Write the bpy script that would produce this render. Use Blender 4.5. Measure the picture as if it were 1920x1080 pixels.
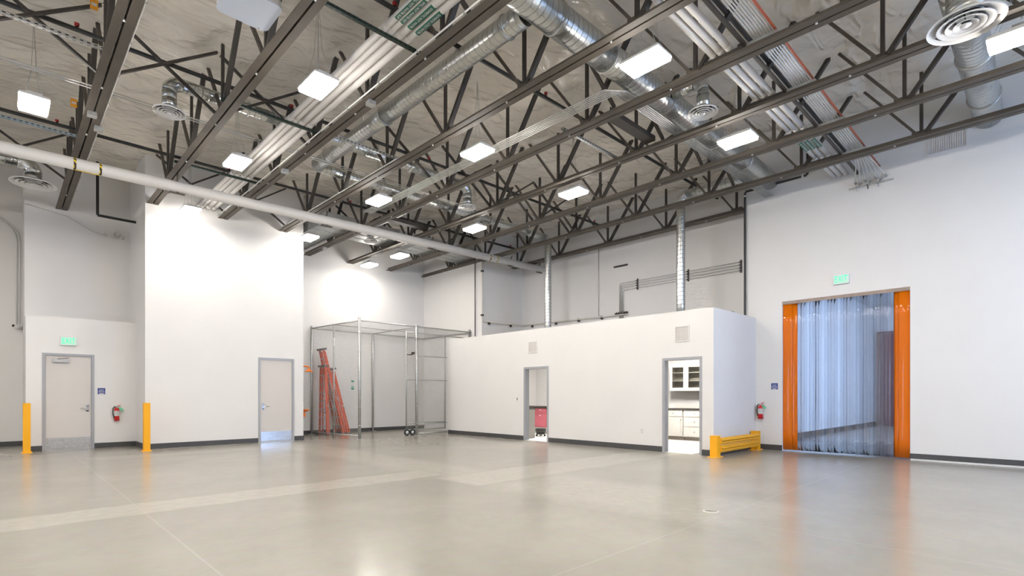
import bpy, bmesh, math, random
import numpy as np
from mathutils import Vector, Matrix

for o in list(bpy.data.objects):
    bpy.data.objects.remove(o)
SC = bpy.context.scene
COL = SC.collection
random.seed(4)

# ------------------------------------------------------------------ camera
cd = bpy.data.cameras.new('camera')
cam = bpy.data.objects.new('camera', cd)
COL.objects.link(cam)
cam.location = (0, 0, 1.3)
cam.rotation_euler = (math.pi / 2, 0, math.radians(-44.199))
cd.sensor_width = 36
cd.lens = 987 / 1920 * 36
cd.shift_y = (741 - 540) / 1920
cd.clip_start = 0.05
cd.clip_end = 200
SC.camera = cam

# ------------------------------------------------------------------ world, exposure
w = bpy.data.worlds.new('world')
SC.world = w
w.use_nodes = True
bg = w.node_tree.nodes['Background']
bg.inputs['Color'].default_value = (0.42, 0.62, 1.0, 1)
bg.inputs['Strength'].default_value = 8.0
SC.view_settings.view_transform = 'Standard'
SC.view_settings.look = 'None'
SC.view_settings.exposure = 0.18
SC.view_settings.gamma = 1
SC.view_settings.use_curve_mapping = False
SC.cycles.use_denoising = True
SC.cycles.adaptive_threshold = 0.08
SC.cycles.max_bounces = 6
SC.cycles.diffuse_bounces = 3
SC.cycles.glossy_bounces = 3
SC.cycles.transparent_max_bounces = 24
SC.cycles.sample_clamp_indirect = 3
SC.cycles.caustics_reflective = False
SC.cycles.caustics_refractive = False
SC.cycles.blur_glossy = 1.0
LED = 74.0          # emission of the lamp diffusers


def portal(loc, rot, sx, sy):
    """daylight portal standing in a window opening of the hall"""
    l = bpy.data.lights.new('window_portal', 'AREA')
    l.shape = 'RECTANGLE'
    l.size, l.size_y = sx, sy
    l.cycles.is_portal = True
    o = bpy.data.objects.new('window_portal', l)
    o.location = loc
    o.rotation_euler = rot
    COL.objects.link(o)


H90 = math.pi / 2
portal((10.2, -5.15, 3.3), (-H90, 0, 0), 4.2, 3.4)
portal((-7.15, 8.0, 1.6), (0, -H90, 0), 3.2, 1.6)
portal((20.0, -1.15, 2.6), (-H90, 0, 0), 8.0, 2.8)

# ------------------------------------------------------------------ materials
MAT = {}


def mat(name, col, rough=0.5, metal=0.0, spec=0.5, noise=0.0, nscale=8.0, bump=0.0, bscale=40.0, emit=None, estr=0.0, rnoise=0.0):
    m = bpy.data.materials.new(name)
    m.use_nodes = True
    nt = m.node_tree
    b = nt.nodes['Principled BSDF']
    b.inputs['Base Color'].default_value = (*col, 1)
    b.inputs['Roughness'].default_value = rough
    b.inputs['Metallic'].default_value = metal
    b.inputs['Specular IOR Level'].default_value = spec
    tc = nt.nodes.new('ShaderNodeTexCoord')
    if noise > 0 or rnoise > 0:
        n = nt.nodes.new('ShaderNodeTexNoise')
        n.inputs['Scale'].default_value = nscale
        n.inputs['Detail'].default_value = 5
        nt.links.new(tc.outputs['Object'], n.inputs['Vector'])
        if noise > 0:
            r = nt.nodes.new('ShaderNodeMapRange')
            r.inputs['From Min'].default_value = 0.3
            r.inputs['From Max'].default_value = 0.7
            r.inputs['To Min'].default_value = 1 - noise
            r.inputs['To Max'].default_value = 1 + noise
            nt.links.new(n.outputs['Fac'], r.inputs['Value'])
            x = nt.nodes.new('ShaderNodeVectorMath')
            x.operation = 'SCALE'
            x.inputs[0].default_value = col
            nt.links.new(r.outputs['Result'], x.inputs['Scale'])
            nt.links.new(x.outputs['Vector'], b.inputs['Base Color'])
        if rnoise > 0:
            r2 = nt.nodes.new('ShaderNodeMapRange')
            r2.inputs['From Min'].default_value = 0.3
            r2.inputs['From Max'].default_value = 0.7
            r2.inputs['To Min'].default_value = max(0.02, rough - rnoise)
            r2.inputs['To Max'].default_value = rough + rnoise
            nt.links.new(n.outputs['Fac'], r2.inputs['Value'])
            nt.links.new(r2.outputs['Result'], b.inputs['Roughness'])
    if bump > 0:
        n2 = nt.nodes.new('ShaderNodeTexNoise')
        n2.inputs['Scale'].default_value = bscale
        n2.inputs['Detail'].default_value = 4
        nt.links.new(tc.outputs['Object'], n2.inputs['Vector'])
        bp = nt.nodes.new('ShaderNodeBump')
        bp.inputs['Strength'].default_value = bump
        bp.inputs['Distance'].default_value = 0.01
        nt.links.new(n2.outputs['Fac'], bp.inputs['Height'])
        nt.links.new(bp.outputs['Normal'], b.inputs['Normal'])
    if emit:
        b.inputs['Emission Color'].default_value = (*emit, 1)
        b.inputs['Emission Strength'].default_value = estr
    MAT[name] = m
    return m


mat('wall_paint', (0.86, 0.847, 0.83), 0.6, noise=0.012, nscale=1.5, bump=0.05, bscale=120)
mat('base_vinyl', (0.065, 0.065, 0.068), 0.45, noise=0.06)
mat('steel', (0.10, 0.086, 0.071), 0.62, 0.0, 0.3, noise=0.12, nscale=3)
mat('steel_dark', (0.048, 0.042, 0.037), 0.5, 0.0, 0.4, noise=0.15, nscale=3)
mat('galvanized', (0.66, 0.675, 0.66), 0.3, 1.0, noise=0.07, nscale=26, rnoise=0.03)
mat('galv_dull', (0.55, 0.56, 0.55), 0.45, 0.85, noise=0.1, nscale=10)
mat('conduit', (0.66, 0.66, 0.64), 0.38, 0.7, noise=0.05)
mat('insulated_white', (0.80, 0.775, 0.74), 0.5, noise=0.03, nscale=4)
mat('white_plastic', (0.82, 0.82, 0.82), 0.4, noise=0.01)
mat('white_enamel', (0.84, 0.83, 0.81), 0.35, noise=0.01)
mat('beige_pipe', (0.70, 0.66, 0.58), 0.5, noise=0.03)
mat('black_pipe', (0.016, 0.015, 0.015), 0.42, noise=0.2)
mat('copper_red', (0.42, 0.10, 0.05), 0.45, noise=0.15)
mat('sprinkler_red', (0.45, 0.02, 0.02), 0.4, noise=0.1)
mat('door_paint', (0.70, 0.665, 0.63), 0.5, noise=0.012, nscale=3)
mat('frame_grey', (0.40, 0.41, 0.44), 0.4, noise=0.02)
mat('stainless', (0.66, 0.68, 0.72), 0.22, 1.0, noise=0.05, nscale=20, rnoise=0.05)
mat('safety_yellow', (1.0, 0.47, 0.006), 0.5, noise=0.03)
mat('rail_yellow', (0.95, 0.50, 0.03), 0.4, noise=0.04)
mat('orange_paint', (0.85, 0.22, 0.02), 0.35, noise=0.03)
mat('ladder_orange', (0.72, 0.115, 0.045), 0.45, noise=0.08)
mat('aluminium', (0.62, 0.62, 0.62), 0.35, 0.9, noise=0.08)
mat('ladder_cap', (0.12, 0.115, 0.11), 0.5, noise=0.1)
mat('rubber', (0.02, 0.02, 0.02), 0.6, noise=0.1)
mat('red_paint', (0.55, 0.012, 0.015), 0.25, noise=0.05)
mat('label_grey', (0.62, 0.61, 0.58), 0.5, noise=0.15, nscale=60)
mat('tag_green', (0.16, 0.62, 0.36), 0.5, noise=0.03)
mat('sign_green', (0.02, 0.30, 0.16), 0.5, noise=0.03)
mat('label_green', (0.012, 0.12, 0.075), 0.5, noise=0.03)
mat('strut_green', (0.012, 0.03, 0.022), 0.5, noise=0.1)
mat('sign_blue', (0.03, 0.06, 0.26), 0.45, noise=0.03)
mat('sign_white', (0.82, 0.82, 0.82), 0.5, noise=0.01)
mat('exit_face', (0.62, 0.78, 0.70), 0.3, emit=(0.45, 0.95, 0.72), estr=0.12)
mat('exit_green', (0.02, 0.6, 0.3), 0.3, emit=(0.0, 0.75, 0.34), estr=0.9)
mat('hazard_yellow', (0.85, 0.58, 0.02), 0.45, noise=0.03)
mat('tag_orange', (0.75, 0.32, 0.02), 0.5, noise=0.1)
mat('pink_cabinet', (0.62, 0.16, 0.20), 0.45, noise=0.03)
mat('cabinet_white', (0.80, 0.77, 0.71), 0.45, noise=0.02)
mat('cabinet_inside', (0.50, 0.44, 0.36), 0.6, noise=0.04)
mat('counter_dark', (0.03, 0.024, 0.022), 0.3, noise=0.1)
mat('void_dark', (0.01, 0.01, 0.01), 0.8, noise=0.1)
mat('maroon', (0.16, 0.03, 0.05), 0.5, noise=0.05)
mat('pale_blue_white', (0.72, 0.79, 0.92), 0.35, noise=0.01)
mat('lamp_diffuser', (0.9, 0.9, 0.9), 0.5, emit=(1.0, 0.945, 0.885), estr=LED)
mat('room_lamp_diffuser', (0.9, 0.9, 0.9), 0.5, emit=(1.0, 0.95, 0.89), estr=90.0)
mat('far_lamp_diffuser', (0.9, 0.9, 0.9), 0.5, emit=(1.0, 0.97, 0.93), estr=26.0)
mat('header_brown', (0.30, 0.235, 0.20), 0.45, 0.3, noise=0.1)
mat('louver_pink', (0.74, 0.71, 0.68), 0.55, noise=0.04, nscale=30)
mat('blue_strut', (0.30, 0.37, 0.42), 0.45, 0.4, noise=0.06)
mat('cover_plate', (0.30, 0.28, 0.25), 0.7, 0.0, noise=0.1)


def spiral_material(axis):
    """galvanized sheet with a helical lock seam; axis = run direction of the duct"""
    m = MAT['galvanized'].copy()
    m.name = 'spiral_sheet_' + axis
    nt = m.node_tree
    N, L = nt.nodes, nt.links
    b = N['Principled BSDF']
    tc = N.new('ShaderNodeTexCoord')
    dp = N.new('ShaderNodeVectorMath')
    dp.operation = 'DOT_PRODUCT'
    dp.inputs[1].default_value = {'x': (1, 0.16, 0.1), 'y': (0.16, 1, 0.1), 'z': (0.12, 0.12, 1)}[axis]
    L.new(tc.outputs['Object'], dp.inputs[0])

    def mth(op, a, v):
        n = N.new('ShaderNodeMath')
        n.operation = op
        L.new(a, n.inputs[0])
        if v is not None:
            n.inputs[1].default_value = v
        return n.outputs[0]
    fr = mth('FRACT', mth('DIVIDE', dp.outputs['Value'], 0.105), None)
    mr = N.new('ShaderNodeMapRange')
    mr.interpolation_type = 'SMOOTHSTEP'
    mr.inputs['From Min'].default_value = 0.0
    mr.inputs['From Max'].default_value = 0.11
    mr.inputs['To Min'].default_value = 1.0
    mr.inputs['To Max'].default_value = 0.0
    L.new(mth('ABSOLUTE', mth('SUBTRACT', fr, 0.5), None), mr.inputs['Value'])
    old = b.inputs['Base Color'].links[0].from_socket
    mx = N.new('ShaderNodeMixRGB')
    mx.inputs['Color2'].default_value = (0.22, 0.225, 0.22, 1)
    L.new(mth('MULTIPLY', mr.outputs['Result'], 0.7), mx.inputs['Fac'])
    L.new(old, mx.inputs['Color1'])
    L.new(mx.outputs['Color'], b.inputs['Base Color'])
    bp = N.new('ShaderNodeBump')
    bp.inputs['Strength'].default_value = 0.5
    bp.inputs['Distance'].default_value = 0.006
    L.new(mr.outputs['Result'], bp.inputs['Height'])
    L.new(bp.outputs['Normal'], b.inputs['Normal'])
    MAT['spiral_' + axis] = m


def floor_material():
    m = bpy.data.materials.new('polished_concrete')
    m.use_nodes = True
    nt = m.node_tree
    N, L = nt.nodes, nt.links
    b = N['Principled BSDF']
    geo = N.new('ShaderNodeNewGeometry')
    sep = N.new('ShaderNodeSeparateXYZ')
    L.new(geo.outputs['Position'], sep.inputs[0])

    def math_(op, a, c=None, clamp=False):
        n = N.new('ShaderNodeMath')
        n.operation = op
        n.use_clamp = clamp
        for i, v in enumerate((a, c)):
            if v is None:
                continue
            if isinstance(v, (int, float)):
                n.inputs[i].default_value = v
            else:
                L.new(v, n.inputs[i])
        return n.outputs[0]

    wob = N.new('ShaderNodeTexNoise')
    wob.inputs['Scale'].default_value = 2.2
    wob.inputs['Detail'].default_value = 4
    L.new(geo.outputs['Position'], wob.inputs['Vector'])
    wv = math_('MULTIPLY', math_('SUBTRACT', wob.outputs['Fac'], 0.5), 0.22)
    X = math_('ADD', sep.outputs['X'], wv)
    Y = math_('ADD', sep.outputs['Y'], wv)
    XR, YR = sep.outputs['X'], sep.outputs['Y']

    def edge(v, lo, hi, s):
        a = math_('DIVIDE', math_('SUBTRACT', v, lo - s / 2), s, True)
        c = math_('DIVIDE', math_('SUBTRACT', hi + s / 2, v), s, True)
        return math_('MULTIPLY', a, c)

    def rect(x0, x1, y0, y1, s, raw=False):
        return math_('MULTIPLY', edge(XR if raw else X, x0, x1, s), edge(YR if raw else Y, y0, y1, s))

    # lighter trench patches, poured later than the slab
    band = rect(-7.5, 5.2, 6.95, 7.65, 0.07)
    band = math_('MAXIMUM', band, rect(4.9, 11.0, 5.75, 6.75, 0.12))
    band = math_('MAXIMUM', band, math_('MULTIPLY', rect(5.0, 6.0, 6.4, 14.5, 0.35), 0.7))
    band = math_('MAXIMUM', band, math_('MULTIPLY', rect(1.3, 6.2, 13.3, 14.0, 0.2), 0.5))
    patch = math_('MULTIPLY', rect(5.05, 6.6, 2.2, 5.7, 0.5), 0.75)
    band = math_('MAXIMUM', band, patch)
    joint = rect(1.14, 1.152, -5, 15.2, 0.012, True)
    joint = math_('MAXIMUM', joint, rect(-7, 13.2, 2.5, 2.512, 0.012, True))
    joint = math_('MAXIMUM', joint, rect(5.4, 5.412, -5, 2.5, 0.012, True))
    big = N.new('ShaderNodeTexNoise')
    big.inputs['Scale'].default_value = 0.55
    big.inputs['Detail'].default_value = 7
    big.inputs['Roughness'].default_value = 0.62
    L.new(geo.outputs['Position'], big.inputs['Vector'])
    ramp = N.new('ShaderNodeValToRGB')
    ramp.color_ramp.elements[0].position = 0.3
    ramp.color_ramp.elements[0].color = (0.352, 0.327, 0.278, 1)
    ramp.color_ramp.elements[1].position = 0.72
    ramp.color_ramp.elements[1].color = (0.432, 0.404, 0.347, 1)
    L.new(big.outputs['Fac'], ramp.inputs['Fac'])
    fine = N.new('ShaderNodeTexNoise')
    fine.inputs['Scale'].default_value = 9
    fine.inputs['Detail'].default_value = 6
    L.new(geo.outputs['Position'], fine.inputs['Vector'])
    bandf = math_('MULTIPLY', band, math_('ADD', math_('MULTIPLY', fine.outputs['Fac'], 0.9), 0.3), True)
    mx = N.new('ShaderNodeMixRGB')
    mx.inputs['Color2'].default_value = (0.54, 0.512, 0.438, 1)
    L.new(math_('MULTIPLY', bandf, 0.85), mx.inputs['Fac'])
    L.new(ramp.outputs['Color'], mx.inputs['Color1'])
    mj = N.new('ShaderNodeMixRGB')
    mj.inputs['Color2'].default_value = (0.6, 0.57, 0.51, 1)
    L.new(math_('MULTIPLY', joint, 0.32), mj.inputs['Fac'])
    L.new(mx.outputs['Color'], mj.inputs['Color1'])
    ml = N.new('ShaderNodeMixRGB')
    ml.blend_type = 'MULTIPLY'
    ml.inputs['Fac'].default_value = 0.16
    L.new(mj.outputs['Color'], ml.inputs['Color1'])
    L.new(fine.outputs['Color'], ml.inputs['Color2'])
    L.new(ml.outputs['Color'], b.inputs['Base Color'])
    b.inputs['Roughness'].default_value = 0.2
    b.inputs['Specular IOR Level'].default_value = 0.62
    MAT['floor'] = m


def ceiling_material():
    m = bpy.data.materials.new('insulation_facing')
    m.use_nodes = True
    nt = m.node_tree
    N, L = nt.nodes, nt.links
    b = N['Principled BSDF']
    b.inputs['Base Color'].default_value = (0.90, 0.845, 0.75, 1)
    b.inputs['Roughness'].default_value = 0.25
    geo = N.new('ShaderNodeNewGeometry')
    mp = N.new('ShaderNodeMapping')
    mp.inputs['Scale'].default_value = (2.0, 5.0, 1)
    L.new(geo.outputs['Position'], mp.inputs['Vector'])
    n = N.new('ShaderNodeTexNoise')
    n.noise_type = 'RIDGED_MULTIFRACTAL'
    n.inputs['Scale'].default_value = 0.75
    n.inputs['Detail'].default_value = 5
    n.inputs['Roughness'].default_value = 0.55
    n.inputs['Distortion'].default_value = 1.3
    L.new(mp.outputs['Vector'], n.inputs['Vector'])
    bp = N.new('ShaderNodeBump')
    bp.inputs['Strength'].default_value = 1.0
    bp.inputs['Distance'].default_value = 0.06
    L.new(n.outputs['Fac'], bp.inputs['Height'])
    n3 = N.new('ShaderNodeTexNoise')
    n3.noise_type = 'RIDGED_MULTIFRACTAL'
    n3.inputs['Scale'].default_value = 2.3
    n3.inputs['Detail'].default_value = 4
    n3.inputs['Distortion'].default_value = 2.2
    L.new(geo.outputs['Position'], n3.inputs['Vector'])
    b2 = N.new('ShaderNodeBump')
    b2.inputs['Strength'].default_value = 0.9
    b2.inputs['Distance'].default_value = 0.022
    L.new(n3.outputs['Fac'], b2.inputs['Height'])
    L.new(bp.outputs['Normal'], b2.inputs['Normal'])
    L.new(b2.outputs['Normal'], b.inputs['Normal'])
    MAT['ceiling'] = m


def strip_material(name, tint, mixfac, diffuse):
    """thin flexible vinyl: tinted see-through sheet with a glossy skin"""
    m = bpy.data.materials.new(name)
    m.use_nodes = True
    nt = m.node_tree
    N, L = nt.nodes, nt.links
    N.remove(N['Principled BSDF'])
    out = N['Material Output']
    tr = N.new('ShaderNodeBsdfTransparent')
    tr.inputs['Color'].default_value = (*tint, 1)
    df = N.new('ShaderNodeBsdfDiffuse')
    df.inputs['Color'].default_value = (*diffuse, 1)
    tl = N.new('ShaderNodeBsdfTranslucent')
    tl.inputs['Color'].default_value = (*diffuse, 1)
    md = N.new('ShaderNodeMixShader')
    md.inputs[0].default_value = 0.2
    L.new(df.outputs[0], md.inputs[1])
    L.new(tl.outputs[0], md.inputs[2])
    m1 = N.new('ShaderNodeMixShader')
    m1.inputs[0].default_value = mixfac
    L.new(tr.outputs[0], m1.inputs[1])
    L.new(md.outputs[0], m1.inputs[2])
    gl = N.new('ShaderNodeBsdfGlossy')
    gl.inputs['Roughness'].default_value = 0.07
    fr = N.new('ShaderNodeFresnel')
    fr.inputs['IOR'].default_value = 1.5
    tc = N.new('ShaderNodeTexCoord')
    mp = N.new('ShaderNodeMapping')
    mp.inputs['Scale'].default_value = (1, 1, 0.35)
    L.new(tc.outputs['Object'], mp.inputs['Vector'])
    nz = N.new('ShaderNodeTexNoise')
    nz.inputs['Scale'].default_value = 7
    nz.inputs['Detail'].default_value = 3
    L.new(mp.outputs['Vector'], nz.inputs['Vector'])
    bp = N.new('ShaderNodeBump')
    bp.inputs['Strength'].default_value = 0.25
    bp.inputs['Distance'].default_value = 0.012
    L.new(nz.outputs['Fac'], bp.inputs['Height'])
    L.new(bp.outputs['Normal'], gl.inputs['Normal'])
    m2 = N.new('ShaderNodeMixShader')
    L.new(fr.outputs[0], m2.inputs[0])
    L.new(m1.outputs[0], m2.inputs[1])
    L.new(gl.outputs[0], m2.inputs[2])
    L.new(m2.outputs[0], out.inputs['Surface'])
    MAT[name] = m


def hazard_material():
    m = bpy.data.materials.new('hazard_tape')
    m.use_nodes = True
    nt = m.node_tree
    N, L = nt.nodes, nt.links
    b = N['Principled BSDF']
    tc = N.new('ShaderNodeTexCoord')
    wv = N.new('ShaderNodeTexWave')
    wv.bands_direction = 'DIAGONAL'
    wv.inputs['Scale'].default_value = 6.5
    L.new(tc.outputs['Object'], wv.inputs['Vector'])
    r = N.new('ShaderNodeValToRGB')
    r.color_ramp.interpolation = 'CONSTANT'
    r.color_ramp.elements[0].color = (0.02, 0.02, 0.02, 1)
    r.color_ramp.elements[1].position = 0.5
    r.color_ramp.elements[1].color = (0.85, 0.58, 0.02, 1)
    L.new(wv.outputs['Fac'], r.inputs['Fac'])
    L.new(r.outputs['Color'], b.inputs['Base Color'])
    MAT['hazard_tape'] = m


def glass_material():
    m = bpy.data.materials.new('pane_glass')
    m.use_nodes = True
    nt = m.node_tree
    N, L = nt.nodes, nt.links
    N.remove(N['Principled BSDF'])
    tr = N.new('ShaderNodeBsdfTransparent')
    tr.inputs['Color'].default_value = (0.95, 0.96, 0.95, 1)
    gl = N.new('ShaderNodeBsdfGlossy')
    gl.inputs['Roughness'].default_value = 0.03
    fr = N.new('ShaderNodeFresnel')
    mx = N.new('ShaderNodeMixShader')
    L.new(fr.outputs[0], mx.inputs[0])
    L.new(tr.outputs[0], mx.inputs[1])
    L.new(gl.outputs[0], mx.inputs[2])
    L.new(mx.outputs[0], N['Material Output'].inputs['Surface'])
    MAT['pane_glass'] = m


for ax_ in 'xyz':
    spiral_material(ax_)
floor_material()
ceiling_material()
hazard_material()
glass_material()
for nm_, hz_, tn_ in (('clear_vinyl', 0.03, (0.965, 0.965, 0.975)), ('clear_vinyl_hazy', 0.085, (0.935, 0.935, 0.95)), ('clear_vinyl_worn', 0.05, (0.90, 0.905, 0.925))):
    strip_material(nm_, tn_, hz_, (0.76, 0.80, 0.90))
strip_material('orange_vinyl', (1.0, 0.32, 0.03), 0.92, (1.0, 0.23, 0.006))


# ------------------------------------------------------------------ mesh helpers
class MB:
    def __init__(self):
        self.v, self.f, self.s = [], [], []

    def add(self, vs, fs, smooth=False):
        o = len(self.v)
        self.v += [tuple(p) for p in vs]
        self.f += [tuple(i + o for i in f) for f in fs]
        self.s += [smooth] * len(fs)
        return self

    def box(self, x0, x1, y0, y1, z0, z1):
        vs = [(x, y, z) for z in (z0, z1) for y in (y0, y1) for x in (x0, x1)]
        return self.add(vs, [(0, 2, 3, 1), (4, 5, 7, 6), (0, 1, 5, 4), (2, 6, 7, 3), (0, 4, 6, 2), (1, 3, 7, 5)])

    def bar(self, p0, p1, w, h, up=(0, 0, 1)):
        p0, p1 = Vector(p0), Vector(p1)
        d = (p1 - p0).normalized()
        s = d.cross(Vector(up))
        if s.length < 1e-4:
            s = d.cross(Vector((1, 0, 0)))
        s.normalize()
        u = s.cross(d).normalized()
        vs = []
        for p in (p0, p1):
            for a, c in ((-1, -1), (1, -1), (1, 1), (-1, 1)):
                vs.append(p + s * (a * w / 2) + u * (c * h / 2))
        return self.add(vs, [(0, 1, 2, 3), (7, 6, 5, 4), (0, 4, 5, 1), (1, 5, 6, 2), (2, 6, 7, 3), (3, 7, 4, 0)])

    def sweep(self, pts, n=12, caps=True, smooth=True):
        """pts: list of (point, radius); mitred tube"""
        P = [Vector(p) for p, r in pts]
        R = [r for p, r in pts]
        T = []
        for i in range(len(P)):
            a = (P[i] - P[i - 1]) if i > 0 else None
            c = (P[i + 1] - P[i]) if i < len(P) - 1 else None
            if a is not None and a.length < 1e-9:
                a = None
            if c is not None and c.length < 1e-9:
                c = None
            if a is None and c is None:
                t = T[-1] if T else Vector((0, 0, 1))
            elif a is None:
                t = c.normalized()
            elif c is None:
                t = a.normalized()
            else:
                t = (a.normalized() + c.normalized())
                t = t.normalized() if t.length > 1e-6 else c.normalized()
            T.append(t)
        ref = Vector((0, 0, 1)) if abs(T[0].z) < 0.9 else Vector((1, 0, 0))
        s = T[0].cross(ref).normalized()
        vs = []
        for i, p in enumerate(P):
            t = T[i]
            s = (s - t * s.dot(t)).normalized()
            u = t.cross(s)
            seg = (P[i + 1] - P[i]) if i < len(P) - 1 else (P[i] - P[i - 1])
            k = 1.0
            if seg.length > 1e-9:
                cs = abs(seg.normalized().dot(t))
                k = 1 / max(cs, 0.5)
            # stretch in the bend plane only
            bend = seg - t * seg.dot(t) if seg.length > 0 else Vector()
            bd = bend.normalized() if bend.length > 1e-6 else None
            for j in range(n):
                a = 2 * math.pi * j / n
                off = s * math.cos(a) * R[i] + u * math.sin(a) * R[i]
                if bd is not None:
                    off += bd * off.dot(bd) * (k - 1)
                vs.append(p + off)
        fs = []
        for i in range(len(P) - 1):
            for j in range(n):
                k2 = (j + 1) % n
                fs.append((i * n + j, i * n + k2, (i + 1) * n + k2, (i + 1) * n + j))
        self.add(vs, fs, smooth)
        if caps:
            o = len(self.v) - len(vs)
            self.f.append(tuple(o + j for j in reversed(range(n))))
            self.s.append(False)
            self.f.append(tuple(o + (len(P) - 1) * n + j for j in range(n)))
            self.s.append(False)
        return self

    def tube(self, path, r, n=10, caps=True):
        return self.sweep([(p, r) for p in path], n, caps)

    def duct(self, p0, p1, r, step=0.11, n=24, rib=0.006, caps=True):
        p0, p1 = Vector(p0), Vector(p1)
        Ln = (p1 - p0).length
        k = max(1, int(Ln / step))
        pts = [(p0, r)]
        for i in range(1, k):
            t = i / k
            e = 0.0035 / Ln
            pts += [(p0.lerp(p1, t - 4 * e), r), (p0.lerp(p1, t - 2 * e), r), (p0.lerp(p1, t), r + rib), (p0.lerp(p1, t + 2 * e), r), (p0.lerp(p1, t + 4 * e), r)]
        pts.append((p1, r))
        return self.sweep(pts, n, caps)

    def lathe(self, prof, n=24, c=(0, 0, 0), smooth=True):
        vs, fs = [], []
        for r, z in prof:
            for j in range(n):
                a = 2 * math.pi * j / n
                vs.append((c[0] + r * math.cos(a), c[1] + r * math.sin(a), c[2] + z))
        for i in range(len(prof) - 1):
            for j in range(n):
                k = (j + 1) % n
                fs.append((i * n + j, i * n + k, (i + 1) * n + k, (i + 1) * n + j))
        return self.add(vs, fs, smooth)

    def prism(self, poly, z0, z1, axis='z'):
        n = len(poly)

        def mk(a, c, z):
            return {'z': (a, c, z), 'x': (z, a, c), 'y': (a, z, c)}[axis]
        vs = [mk(a, c, z0) for a, c in poly] + [mk(a, c, z1) for a, c in poly]
        fs = [tuple(reversed(range(n))), tuple(range(n, 2 * n))]
        fs += [(i, (i + 1) % n, n + (i + 1) % n, n + i) for i in range(n)]
        return self.add(vs, fs)

    def mesh(self, name, m):
        me = bpy.data.meshes.new(name)
        me.from_pydata(self.v, [], self.f)
        me.polygons.foreach_set('use_smooth', self.s)
        me.update()
        bm = bmesh.new()
        bm.from_mesh(me)
        bmesh.ops.recalc_face_normals(bm, faces=bm.faces)
        bm.to_mesh(me)
        bm.free()
        if m:
            me.materials.append(MAT[m])
        return me

    def build(self, name, m, parent=None, loc=(0, 0, 0), rot=(0, 0, 0)):
        return put(self.mesh(name, m), name, parent, loc, rot)


def put(me, name, parent=None, loc=(0, 0, 0), rot=(0, 0, 0)):
    o = bpy.data.objects.new(name, me)
    o.location = loc
    o.rotation_euler = rot
    o.parent = parent
    COL.objects.link(o)
    return o


def tag(o, label, cat, group=None):
    o['label'] = label
    o['category'] = cat
    if group:
        o['group'] = group
    return o


def thing(name, label, cat, loc=(0, 0, 0), rot=(0, 0, 0), group=None):
    o = put(None, name, None, loc, rot)
    return tag(o, label, cat, group)


def struct(o):
    o['kind'] = 'structure'
    return o


def copy_tree(o, parent=None):
    c = o.copy()
    COL.objects.link(c)
    c.parent = parent
    for ch in list(o.children):
        copy_tree(ch, c)
    return c


def text_mesh(s, size, m, width=None, depth=0.001):
    cu = bpy.data.curves.new('lettering', 'FONT')
    cu.body = s
    cu.size = size
    cu.extrude = depth
    cu.align_x = 'CENTER'
    cu.align_y = 'CENTER'
    t = bpy.data.objects.new('lettering', cu)
    COL.objects.link(t)
    bpy.context.view_layer.update()
    if width:
        t.scale.x = width / max(t.dimensions.x, 1e-4)
        bpy.context.view_layer.update()
    me = bpy.data.meshes.new_from_object(t.evaluated_get(bpy.context.evaluated_depsgraph_get()))
    me.transform(Matrix.Diagonal((t.scale.x, 1, 1, 1)))
    bpy.data.objects.remove(t)
    me.materials.clear()
    me.materials.append(MAT[m])
    return me


FACE_NX = (H90, 0, -H90)      # text plane facing -X
FACE_NY = (H90, 0, 0)         # text plane facing -Y
ORD = ['first', 'second', 'third', 'fourth', 'fifth', 'sixth', 'seventh', 'eighth', 'ninth', 'tenth', 'eleventh', 'twelfth', 'thirteenth',
       'fourteenth', 'fifteenth', 'sixteenth', 'seventeenth', 'eighteenth', 'nineteenth', 'twentieth', 'twenty-first', 'twenty-second']

# ------------------------------------------------------------------ the hall
YB, YBAY, YCL, YFL = 17.27, 15.22, 16.4, 18.5      # planes of the left walls
XR, XBX, XAL, XP = 13.2, 10.9, 13.97, 11.96        # right wall, box front, alcove back, pier
ZC = 7.35


def wall(name, boxes, m='wall_paint'):
    b = MB()
    for q in boxes:
        b.box(*q)
    return struct(b.build(name, m))


b = MB()
b.box(-7, 27.2, -5, 18.7, -0.2, 0)
struct(b.build('floor', 'floor'))

wall('wall_left', [(6.33, XP + 0.05, YB, YB + 0.2, 0, ZC)])
wall('wall_left_bay', [(2.5, 5.13, YBAY, YBAY + 0.18, 0, 2.29), (6.01, 6.33, YBAY, YBAY + 0.18, 0, 2.29), (2.5, 6.33, YBAY, YBAY + 0.18, 2.29, ZC),
                       (2.5, 2.68, YBAY + 0.18, YB + 0.2, 0, ZC), (6.15, 6.33, YBAY + 0.18, YB + 0.2, 0, ZC)])
wall('wall_left_closet', [(0.42, 0.75, YCL, YCL + 0.18, 0, 2.24), (1.605, 2.5, YCL, YCL + 0.18, 0, 2.24), (0.42, 2.5, YCL, YCL + 0.18, 2.24, 3.15),
                          (0.42, 0.6, YCL + 0.18, YB, 0, 3.15), (0.6, 2.5, YCL + 0.18, YB, 3.0, 3.15)])
wall('wall_left_upper', [(0.42, 2.5, YB, YB + 0.2, 0, ZC), (0.42, 0.6, YB + 0.2, YFL + 0.2, 0, ZC)])
wall('wall_far_left', [(-7.2, 0.42, YFL, YFL + 0.2, 0, ZC)])
wall('wall_right', [(XR, XR + 0.2, -5.2, 2.02, 0, ZC), (XR, XR + 0.2, 4.45, 5.34, 0, ZC), (XR, XR + 0.2, 2.02, 4.45, 3.5, ZC)])
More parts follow.
